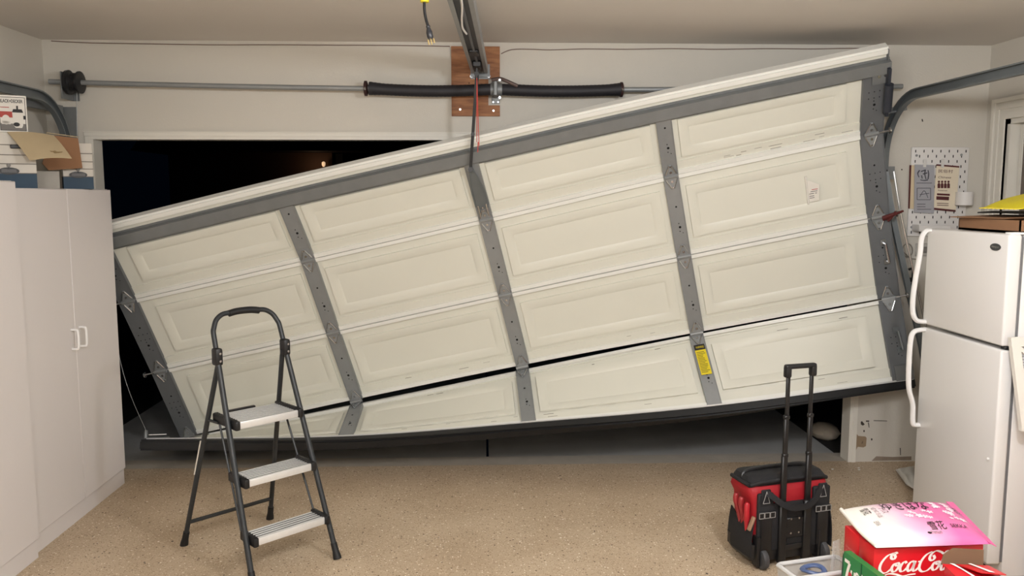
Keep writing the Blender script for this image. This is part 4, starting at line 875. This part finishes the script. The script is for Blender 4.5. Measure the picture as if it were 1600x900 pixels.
for x, y_ in ((1432, 243), (1502, 242), (1424, 355)):
    q = MB(); q.disc(at(x, y_, Y=YW-.017), (0, -1, 0), .008, 10, .003); q.build('mount_screw', GALV, pg)
yp = YW-.024
def sheet(name, pxs, mt, yy, label, cat, lean=.0):
    t = thing(name, at(*pxs[3], Y=yy), label, cat); P = [at(*q, Y=yy) for q in pxs]
    m = MB(); m.prism(P, (0, -.002, 0)); m.build('paper', mt, t); return t, P
BEI = mat('menu_beige', (214, 196, 164), .7); MAR = mat('maroon', (84, 36, 38), .7); GREYP = mat('brochure_grey', (164, 164, 170), .5, var=.06, vs=20); CRM = mat('menu_cream', (224, 212, 190), .6)
t, P = sheet('paper_menu', [(1421, 258), (1440, 258), (1441, 327), (1419, 326)], BEI, yp+.004, 'beige folded menu behind the grey brochure on the pegboard', 'menu')
m = MB(); a_ = [at(*q, Y=yp+.0015) for q in ((1421, 258), (1424, 258), (1421.5, 326), (1419, 326))]; m.prism(a_, (0, -.0006, 0)); m.build('border', MAR, t)
t, P = sheet('grey_brochure', [(1429, 257), (1460, 258), (1459, 333.5), (1428, 332)], GREYP, yp-.006, 'silver-grey brochure pinned to the left half of the pegboard', 'brochure')
def pxy(mb, yy):
    def f(x, y_): return at(x, y_, Y=yy)
    return f
m = MB(); f = pxy(m, yp-.0088)
strokes_on(m, [[(1436, 277), (1434, 271), (1437, 266)], [(1439, 268), (1445, 266)], [(1440, 274), (1441, 279)], [(1446, 265), (1445, 272), (1447, 280)], [(1442, 272), (1449, 270)], [(1450, 266), (1451, 272), (1450, 280)], [(1438, 281), (1444, 282), (1450, 281)]], f, 2.0)
strokes_on(m, [[(1432, 286), (1456, 286)], [(1433, 294), (1454, 294)], [(1433, 312), (1454, 312)], [(1433, 294), (1433, 312)], [(1454, 294), (1454, 312)], [(1437, 308), (1444, 298), (1450, 309)], [(1437, 304), (1452, 302)], [(1433, 319), (1446, 319)], [(1433, 323), (1446, 323)], [(1433, 327), (1455, 327)]], f, .9, amin=1)
m.build('print', mat('brochure_ink', (66, 66, 74), .7), t)
m = MB(); m.rbox(at(1445, 255, Y=yp-.010), (.02, .004, .05), .001, 1); m.build('tape', mat('tape_clear', (214, 212, 208), .4), t)
t, P = sheet('takeout_menu', [(1463, 258), (1499, 261), (1493, 331), (1458, 327.5)], CRM, yp-.004, 'cream takeout menu with maroon print on the pegboard', 'menu')
m = MB(); f = pxy(m, yp-.0068)
m.prism([f(1463, 256.5), f(1499, 259.5), f(1498.8, 262), f(1462.8, 259)], (0, -.0006, 0)); m.prism([f(1458.4, 324.5), f(1493.2, 328.2), f(1493, 331), f(1458, 327.5)], (0, -.0006, 0))
m.prism([f(1464, 302), f(1484, 303), f(1484, 306), f(1464, 305)], (0, -.0006, 0)); m.prism([f(1463, 306.5), f(1483, 307.5), f(1482.5, 313), f(1463, 312)], (0, -.0006, 0))
ux = V((1, 0, -.03)); uz = V((0, 0, 1)); O = f(1477, 268)
text_on(m, '民俗村', f(1477.5, 267.5), ux, uz, .022, 0, fit=.095); text_on(m, 'Chinese', f(1476, 277), ux, uz, .014, 0, fit=.085, shear=.3); text_on(m, 'Restaurant', f(1473, 297.5), ux, uz, .009, 0, fit=.06)
for k in range(4):
    x = 1467+k*5; m.prism([f(x-2, 294), f(x+2, 294), f(x+2.2, 288), f(x+1, 286), f(x-1, 286), f(x-2.2, 288)], (0, -.0006, 0)); m.disc(f(x, 284), (0, -1, 0), .0075, 8, .0006)
for y_ in (317, 320): m.prism([f(1464, y_), f(1482, y_+.6), f(1482, y_+1.6), f(1464, y_+1)], (0, -.0006, 0))
m.build('print', MAR, t)
m = MB(); m.rbox(at(1473, 255, Y=yp-.010), (.018, .004, .055), .001, 1); m.build('tape', mat('tape_clear', (214, 212, 208), .4), t)
tp_ = thing('paper_cup_holder', at(1507, 321, Y=YW-.05), 'short white cylinder cup mounted on the right edge of the pegboard', 'cup holder')
a_ = at(1506, 321, Y=YW-.055); b_ = at(1506, 300, Y=YW-.055); m = MB(); R_ = .052
m.lathe(V((a_.x, a_.y, a_.z)), (0, 0, 1), [(0, R_-.004), (.003, R_), (b_.z-a_.z, R_), (b_.z-a_.z, R_-.004), (.006, R_-.006)], 26); m.build('cup', WHITE, tp_)
sh = thing('peg_shelf', at(1455, 360, Y=YW-.06), 'small white tray shelf at the bottom of the pegboard', 'shelf')
a_ = at(1431, 362, Y=YW-.07); b_ = at(1480, 362, Y=YW-.07); m = MB(); m.rbox(((a_.x+b_.x)/2, YW-.062, a_.z+.008), (b_.x-a_.x, .09, .012), .005, 2); m.rbox(((a_.x+b_.x)/2, YW-.106, a_.z+.022), (b_.x-a_.x, .006, .034), .003, 1); m.bb(a_.x, a_.x+.005, YW-.106, YW-.018, a_.z+.005, a_.z+.045); m.build('tray', WHITE, sh)
# coiled cable, outlet, carabiner
cc = [at(1418+8*math.cos(t), 391+8*math.sin(t)*1.3, Y=YW-.01+.004*math.sin(3*t)) for t in [k*.42 for k in range(38)]]+[at(1423, 404, Y=YW-.012), at(1431, 405, Y=YW-.012)]
m = MB(); m.tube(cc, .0035, 6); tag(m.build('coiled_cable', mat('cable_grey', (138, 132, 124), .5)), 'small coil of grey cable hung on the wall below the pegboard', 'cable')
ot = thing('wall_outlet', at(1440, 398, Y=YW), 'grey outlet plate on the wall below the pegboard', 'outlet')
a_, b_ = at(1430, 380, Y=YW), at(1452, 400, Y=YW); m = MB(); m.rbox(((a_.x+b_.x)/2, YW-.005, (a_.z+b_.z)/2), (b_.x-a_.x, .010, a_.z-b_.z), .004, 1); m.build('plate', mat('plate_grey', (176, 172, 166), .5), ot)
m = MB(); m.rbox(((a_.x+b_.x)/2+.005, YW-.014, (a_.z+b_.z)/2), ((b_.x-a_.x)*.6, .012, (a_.z-b_.z)*.45), .004, 1); m.build('socket', mat('plate_grey2', (122, 118, 114), .5), ot)
hk = [at(x, y_, Y=YW-.012) for x, y_ in ((1420, 421), (1426, 420), (1426.5, 428), (1425, 444), (1419, 444))]
m = MB(); m.tube(crom(hk, 5), .008, 8); m.tube([at(1423, 434, Y=YW-.012), at(1424, 440, Y=YW-.012)], .012, 8); tag(m.build('wall_hook', BLACKM), 'black plastic hook on the wall between track and refrigerator', 'hook')
# crumpled white bag on the floor behind the fridge
a_ = at(1400, 735, Z=.02); o, _ = pillow('white_bag', at(1399, 734, Z=.03), at(1428, 728, Z=.05), at(1434, 768, Z=.03), at(1416, 757, Z=.03), .02, mat('bag_white', (206, 204, 198), .5, var=.06, vs=30), wob=.01)
tag(o, 'crumpled white plastic bag on the floor behind the refrigerator', 'bag')
# white paint chips on the floor
for k, (x, y_) in enumerate(((1342, 731), (1342.5, 734), (1301, 733), (1210, 707))):
    p = at(x, y_, Z=.002); m = MB(); m.prism([p+V((.008*math.cos(a), .008*math.sin(a)*(1+.4*math.sin(3*a)), -.0015)) for a in [q*2*pi/7 for q in range(7)]], (0, 0, .004))
    if k < 3: tag(m.build('paint_chip', PAPER), ('white paint chip on the floor just right of the tool bag handle', 'smaller white paint chip in front of the other chip', 'white paint chip on the floor behind the tool bag')[k], 'paint chip')
# ================================================================== SODA CARTONS AND RICE BAG
ST = .505                                             # top of the carton stack
Pn = at(1366, 858, Z=ST); Pr = at(1538, 851, Z=ST); Pb = at(1323, 820, Z=ST)
e1 = (Pr-Pn); e1.z = 0; CW = e1.length; e1.normalize(); e2 = V((-e1.y, e1.x, 0)); CDp = (Pb-Pn).dot(e2); CDp = .25 if not .2 < CDp < .32 else CDp
CH = ST/4; CD1 = CDp/2
MC = Matrix(((e1.x, e2.x, 0), (e1.y, e2.y, 0), (0, 0, 1)))
def CPt(a, d, z): return Pn+e1*a+e2*d+V((0, 0, z-ST))
WPR = mat('print_white', (240, 236, 232), .45)
# script lettering as pen strokes, unit height box (x to the right, y up)
COLA = [[(.52, .92), (.60, .80), (.55, .68), (.44, .74), (.46, .92), (.60, 1.0), (.66, .93)], [(.50, .98), (.26, .84), (.06, .52), (.02, .22), (.14, .04), (.32, .06), (.50, .24)],
        [(.72, .50), (.58, .44), (.50, .24), (.56, .08), (.68, .12), (.78, .32), (.76, .48), (.66, .46), (.68, .36), (.84, .38)],
        [(1.08, .46), (1.02, .54), (.92, .46), (.84, .24), (.88, .08), (1.00, .10), (1.12, .24)],
        [(1.40, .48), (1.30, .54), (1.18, .40), (1.14, .18), (1.22, .07), (1.34, .22), (1.42, .50)], [(1.44, .56), (1.37, .26), (1.38, .10), (1.46, .08), (1.58, .22)],
        [(1.55, .50), (1.62, .54)],
        [(2.14, .80), (2.20, .66), (2.10, .54), (2.00, .64), (2.06, .86), (2.24, 1.0), (2.44, .94), (2.60, .84), (2.78, .96)], [(2.08, .98), (1.84, .82), (1.66, .50), (1.62, .20), (1.74, .03), (1.94, .06), (2.12, .24)],
        [(2.36, .50), (2.22, .44), (2.14, .24), (2.20, .08), (2.32, .12), (2.42, .32), (2.40, .48), (2.30, .46), (2.32, .36), (2.48, .38)],
        [(2.44, .20), (2.62, .56), (2.74, .86), (2.68, .98), (2.60, .80), (2.52, .36), (2.52, .10), (2.60, .07), (2.70, .20)],
        [(2.96, .48), (2.86, .54), (2.74, .40), (2.70, .18), (2.78, .07), (2.90, .22), (2.98, .50)], [(3.00, .56), (2.93, .26), (2.94, .10), (3.02, .08), (3.12, .2)],
        [(.10, -.18), (.40, -.02), (.70, -.06), (.95, -.16), (1.25, -.10), (1.5, -.08)]]
def soda(a0, d0, lay, label, cloth=RED, logo=True, face=True):
    t = thing('soda_carton', CPt(a0+CW/2, d0+CD1/2, lay*CH), label, 'carton', 'stacked red soda cartons')
    m = MB(); m.rbox(CPt(a0+CW/2, d0+CD1/2, lay*CH+CH/2), (CW-.002, CD1-.002, CH-.001), .004, 2, MC, smooth=False); m.build('carton', RED, t)
    if face:
        m = MB(); k = CH*.62; ox, oz = CW*.055, lay*CH+CH*.255
        strokes_on(m, COLA, lambda x, y: CPt(a0+ox+x*k*1.2+(y-.4)*.06*k, d0-.0008, oz+y*k), .118, 0, nib=.35, amin=.38)
        for q in range(9): m.prism([CPt(a0+CW*(.28+q*.05), d0-.0006, lay*CH+CH*.03), CPt(a0+CW*(.31+q*.05), d0-.0006, lay*CH+CH*.03), CPt(a0+CW*(.31+q*.05), d0-.0006, lay*CH+CH*.085), CPt(a0+CW*(.28+q*.05), d0-.0006, lay*CH+CH*.085)], -e2*.0003)
        m.build('print', WPR, t)
    m = MB(); n = -e1
    O = CPt(a0+.0006, d0+CD1*.5, lay*CH+CH*.5)
    text_on(m, 'Original Taste', CPt(a0-.0006, d0+CD1*.5, lay*CH+CH*.42), -e2, (0, 0, 1), .010, 0, fit=CD1*.62); text_on(m, 'Coca-Cola', CPt(a0-.0006, d0+CD1*.55, lay*CH+CH*.28), -e2, (0, 0, 1), .012, 0, fit=CD1*.5, shear=.3)
    quad_on(m, CPt(a0, d0, lay*CH), -e2, (0, 0, 1), -CD1*.12, -CD1*.02, CH*.12, CH*.40, 0, .001); m.build('end_print', mat('end_print', (226, 150, 148), .5), t)
    return t
nm = {3: 'top', 2: 'second', 1: 'third', 0: 'bottom'}
for lay in range(4):
    for r, d0 in enumerate((0, CD1)):
        soda(0, d0, lay, 'red soda carton, %s layer of the stack, %s row' % (nm[lay], ('front', 'rear')[r]), face=(r == 0 and lay >= 2))
# pink and white rice bag lying on the stack
zb = ST+.012
Q00, Q10, Q11, Q01 = at(1369, 856, Z=zb), at(1549, 850, Z=zb), at(1481, 787, Z=zb+.01), at(1312, 797, Z=zb+.01)
rb = thing('rice_bag', (Q00+Q11)/2, 'pink and white blossom-printed rice bag lying on the red cartons', 'bag')
mp = bpy.data.materials.new('rice_bag_print'); mp.use_nodes = True; nt = mp.node_tree; b = nt.nodes['Principled BSDF']
tc = nt.nodes.new('ShaderNodeTexCoord'); mpn = nt.nodes.new('ShaderNodeVectorMath'); mpn.operation = 'DOT_PRODUCT'
ur = (Q10-Q00); LU = ur.length; ur = ur/LU; mpn.inputs[1].default_value = tuple(ur); nt.links.new(tc.outputs['Object'], mpn.inputs[0])
mr = nt.nodes.new('ShaderNodeMapRange'); mr.inputs[1].default_value = Q00.dot(ur); mr.inputs[2].default_value = Q00.dot(ur)+LU; nt.links.new(mpn.outputs['Value'], mr.inputs[0])
no = nt.nodes.new('ShaderNodeTexNoise'); no.inputs['Scale'].default_value = 7; nt.links.new(tc.outputs['Object'], no.inputs['Vector'])
ad = nt.nodes.new('ShaderNodeMath'); ad.operation = 'MULTIPLY_ADD'; ad.inputs[1].default_value = .25; nt.links.new(no.outputs['Fac'], ad.inputs[0]); nt.links.new(mr.outputs[0], ad.inputs[2])
rp = nt.nodes.new('ShaderNodeValToRGB'); el = rp.color_ramp.elements; el[0].position = .30; el[0].color = (*lin((236, 230, 222)), 1); el[1].position = .85; el[1].color = (*lin((224, 106, 164)), 1); e = el.new(.55); e.color = (*lin((234, 180, 206)), 1)
nt.links.new(ad.outputs[0], rp.inputs[0]); nt.links.new(rp.outputs[0], b.inputs['Base Color']); b.inputs['Roughness'].default_value = .38; b.inputs['Coat Weight'].default_value = .15
o, pf = pillow('bag_body', Q00, Q10, Q11, Q01, .045, mp, rb, n=26, wob=.003)
up_ = V((0, 0, 1))
def on_bag(u, v_, k=.0030): return pf(u, v_, 1)+up_*k
def bag_text(m, body, u, v_, du, dv, ang=0, mi=0, bold=.0, shear=0.):
    vs, fs = text2d(body, 1., bold, shear)
    if not vs: return
    x0, x1 = min(q[0] for q in vs), max(q[0] for q in vs); y0, y1 = min(q[1] for q in vs), max(q[1] for q in vs); c, s_ = math.cos(ang), math.sin(ang)
    out = []
    for x, y in vs:
        a = ((x-x0)/(x1-x0)-.5)*du; bb = ((y-y0)/(y1-y0)-.5)*dv; a, bb = a*c-bb*s_*LU*.0-bb*s_, a*s_+bb*c; out.append(on_bag(u+a, v_+bb))
    m.add(out, fs, mi)
for args in (('ゆきはな', .49, .74, .40, .26, 0, 0, 0), ('雪花', .60, .22, .14, .15, 0, 0, 0), ('SEKKA', .79, .20, .15, .06), ('雪花', .13, .68, .16, .07, -pi/2, 0), ('RICE', .93, .62, .16, .05, -pi/2*.96), ('ライス', .27, .62, .14, .06, -pi/2)):
    m = MB(); bag_text(m, *args); m.build('lettering', INK, rb)
m = MB(); m.disc(on_bag(.50, .115, 0), up_, .007, 10, .002); m.build('emblem', INK, rb)
m = MB(); bag_text(m, 'NET WT 15 LBS', .20, .60, .26, .035, -pi/2); bag_text(m, 'SEKKA', .13, .36, .10, .04, -pi/2); bag_text(m, 'Premium', .56, .115, .09, .05); m.build('small_print', mat('print_grey2', (128, 116, 118), .6), rb)
for k in range(30):
    u, v_ = random.uniform(.40, .93), random.uniform(.32, .58)
    if k < 13: u, v_ = random.uniform(.72, .88), random.uniform(.60, .80)
    r = random.uniform(.007, .015); a0 = random.random()*6; q = MB()
    cen = []
    for p_ in range(5):
        pts = []
        for w_ in range(7):
            th = a0+p_*2*pi/5+(w_-3)/3*.52; rr = r*(.45+.55*math.cos((w_-3)/3*1.3)); pts.append(on_bag(u+rr*math.cos(th)/LU, v_+rr*math.sin(th)/LU*1.5, .0022))
        q.add([on_bag(u, v_, .0022)]+pts, [list(range(8))])
    q.build('blossom_print', mat('blossom', (246, 226, 236), .5), rb)
m = MB(); A_, B_ = Q10, Q11; m.prism([A_+V((-.01, 0, .004)), A_+e1*.012+V((0, -.012, -.006)), B_+e1*.022+V((0, 0, .004)), B_+V((-.01, 0, .008))], (0, 0, .002)); m.build('end_seal', mat('seal_pink', (222, 96, 156), .4), rb)
m = MB(); A_, B_ = Q00, Q01; m.tube(crom([A_+V((.006, .01, .004)), A_.lerp(B_, .33)+V((-.002, 0, .003)), A_.lerp(B_, .66)+V((.0, 0, .004)), B_+V((.004, -.004, .004))], 4), [.008]*13, 8); m.build('end_roll', mat('seal_white', (232, 226, 216), .4), rb)
# opened carton in front, its brown flap standing up
zo = .475; G0 = at(1476, 882, Z=zo); G1 = at(1544, 884, Z=zo)
oc = thing('soda_carton', G0, 'opened red soda carton with brown inner flap in front of the stack', 'carton')
ge = (G1-G0); ge.z = 0; GW = ge.length; ge.normalize(); gp = V((-ge.y, ge.x, 0)); MG = Matrix(((ge.x, gp.x, 0), (ge.y, gp.y, 0), (0, 0, 1)))
def GP(a, d, z): return V((G0.x, G0.y, 0))+ge*a+gp*d+V((0, 0, z))
m = MB(); m.box(GP(GW/2, -.085, zo/2), (GW, .17, zo), MG); m.build('carton', RED, oc)
m = MB(); m.prism([GP(-.008, .008, zo-.005), GP(GW*.93, .012, zo-.005), GP(GW*.95, .022, zo+.048), GP(.035, .020, zo+.052), GP(.0, .014, zo+.030)], gp*.003); m.build('open_flap', mat('carton_inner', (112, 86, 64), .85), oc)
m = MB(); m.prism([GP(.035, -.01, zo+.004), GP(GW-.006, -.012, zo+.004), GP(GW+.004, -.11, zo+.018), GP(.07, -.11, zo+.022)], (0, 0, .003)); m.build('top_flap', RED, oc)
m = MB(); m.prism([GP(-.01, -.005, zo+.002), GP(.03, -.02, zo+.006), GP(.055, -.13, zo+.004), GP(.0, -.13, zo-.004)], (0, 0, .003)); m.build('side_flap', RED, oc)
m = MB()
m.prism([GP(.072, -.016, zo+.013), GP(.082, -.016, zo+.013), GP(.115, -.108, zo+.026), GP(.098, -.108, zo+.027)], (0, 0, .001)); m.prism([GP(.012, -.012, zo+.010), GP(.024, -.018, zo+.011), GP(.050, -.11, zo+.012), GP(.042, -.11, zo+.011), GP(.03, -.06, zo+.011)], (0, 0, .001)); m.build('print', WPR, oc)
# green 7up carton
zg = .44; K0 = at(1319, 861, Z=zg); K1 = at(1356, 888, Z=zg)
GRN = mat('carton_green', (18, 122, 62), .4, coat=.2); DGR = mat('carton_darkgreen', (10, 70, 46), .4)
gc = thing('soda_carton', K0, 'green lemon-lime soda carton standing left of the red stack', 'carton')
gv = (K1-K0); gv.z = 0; GL = .27; gv.normalize(); gn = V((gv.y, -gv.x, 0)); gn = gn if gn.x < 0 or gn.y < 0 else -gn
bk = -gn
def KP(a, d, z): return V((K0.x, K0.y, 0))+gv*a+bk*d+V((0, 0, z))
m = MB(); m.prism([KP(0, 0, .0), KP(GL, 0, .0), KP(GL, .026, .0), KP(.0, .026, .0)], (0, 0, zg), 0); m.build('carton', GRN, gc)
m = MB(); fx = gv; O = KP(0, -.0004, zg)
def KQ(x, y): return KP(x, -.001, zg-y)
strokes_on(m, [[(.008, .030), (.040, .030)], [(.040, .030), (.030, .060), (.022, .092)]], KQ, .014, 0, amin=.9)
strokes_on(m, [[(.052, .052), (.052, .075), (.062, .082), (.070, .074), (.071, .052)], [(.080, .098), (.080, .056), (.090, .050), (.099, .060), (.096, .076), (.082, .080)]], KQ, .009, 0, amin=.9)
text_on(m, '12', KQ(.128, .050), gv, (0, 0, 1), .024, 0, bold=.03); text_on(m, '12 FL OZ CANS', KQ(.140, .080), gv, (0, 0, 1), .008, 0)
m.build('print', WPR, gc)
m = MB(); c = KQ(.046, .074); ring = [c+gv*(.012*math.cos(a))+V((0, 0, .012*math.sin(a)))-bk*.0006 for a in [k*2*pi/16 for k in range(16)]]; m.add(ring, [list(range(16))]); m.build('red_dot', mat('dot_red', (190, 30, 44), .5), gc)
m = MB(); m.prism([KP(-.012, .0, .30), KP(0, .0, .30), KP(0, .0, zg-.002), KP(-.008, .0, zg-.02)], bk*.026); m.build('can_end', DGR, gc)
m = MB(); m.prism([KP(.108, -.0006, zg-.15), KP(.112, -.0006, zg-.15), KP(.112, -.0006, zg), KP(.108, -.0006, zg)], bk*-.001); m.build('fold_line', DGR, gc)
# translucent plastic tub with wrapped things
zr_ = .30; U0 = at(1214, 882, Z=zr_); U1 = at(1306, 869, Z=zr_); U2 = at(1318, 897, Z=zr_)
ue = (U1-U0); UL = ue.length; ue.normalize(); un = V((ue.y, -ue.x, 0)); UD = .13
def UPt(a, d, z): return U0+ue*a+un*d+V((0, 0, z-zr_))
tb = thing('plastic_tub', UPt(UL/2, UD/2, 0), 'translucent grey plastic tub on the floor in front of the tool bag', 'tub')
TUB = mat('tub_plastic', (206, 206, 204), .25, alpha=.42)
m = MB(); tpv = .022; o4 = [UPt(0, 0, zr_), UPt(UL, 0, zr_), UPt(UL, UD, zr_), UPt(0, UD, zr_)]; b4 = [UPt(tpv, tpv, .004), UPt(UL-tpv, tpv, .004), UPt(UL-tpv, UD-tpv, .004), UPt(tpv, UD-tpv, .004)]
cen = UPt(UL/2, UD/2, 0); inn = lambda p: p+(V((cen.x, cen.y, p.z))-p).normalized()*.004
vs = o4+b4+[inn(p) for p in o4]+[inn(p)+V((0, 0, .003)) for p in b4]
m.add(vs, [(0, 1, 5, 4), (1, 2, 6, 5), (2, 3, 7, 6), (3, 0, 4, 7), (7, 6, 5, 4), (8, 12, 13, 9), (9, 13, 14, 10), (10, 14, 15, 11), (11, 15, 12, 8), (12, 15, 14, 13)]); m.build('tub_body', TUB, tb)
m = MB(); rm = []
for i in range(4):
    p, q = o4[i], o4[(i+1) % 4]; rm += [p.lerp(q, .06), p.lerp(q, .5), p.lerp(q, .94)]
rm.append(rm[0]); m.tube(rm, .009, 8, cap=False); m.build('rim', mat('tub_rim', (214, 214, 212), .3, alpha=.8), tb)
CLR = mat('clear_wrap', (226, 226, 228), .12, alpha=.2, var=.15, vs=30)
o, _ = pillow('wrapped_pack', UPt(.05, .03, .23), UPt(.05, UD-.03, .22), UPt(UL-.05, UD-.03, .23), UPt(UL-.05, .03, .24), .02, CLR, None, n=20, wob=.012)
tag(o, 'clear plastic wrapped pack lying inside the translucent tub', 'package')
rg = MB(); cr = UPt(.125, .062, .29); rg.tube([cr+V((.042*math.cos(t), .036*math.sin(t), .004*math.sin(2*t))) for t in [k*2*pi/24 for k in range(25)]], .008, 8, cap=False, sx=1.4); tag(rg.build('blue_ring', mat('ring_blue', (74, 92, 132), .4, var=.5, vs=40)), 'blue patterned ring showing through the clear wrap in the tub', 'ring')
yw = UPt(UL-.03, .05, 0).y
o, _ = pillow('plastic_wrap', at(1301, 846, Y=yw), at(1313, 842, Y=yw), UPt(UL-.035, .07, .02), UPt(UL-.09, .07, .02), .014, CLR, None, n=16, wob=.022)
tag(o, 'scrap of clear plastic wrap standing up from the translucent tub', 'wrap')
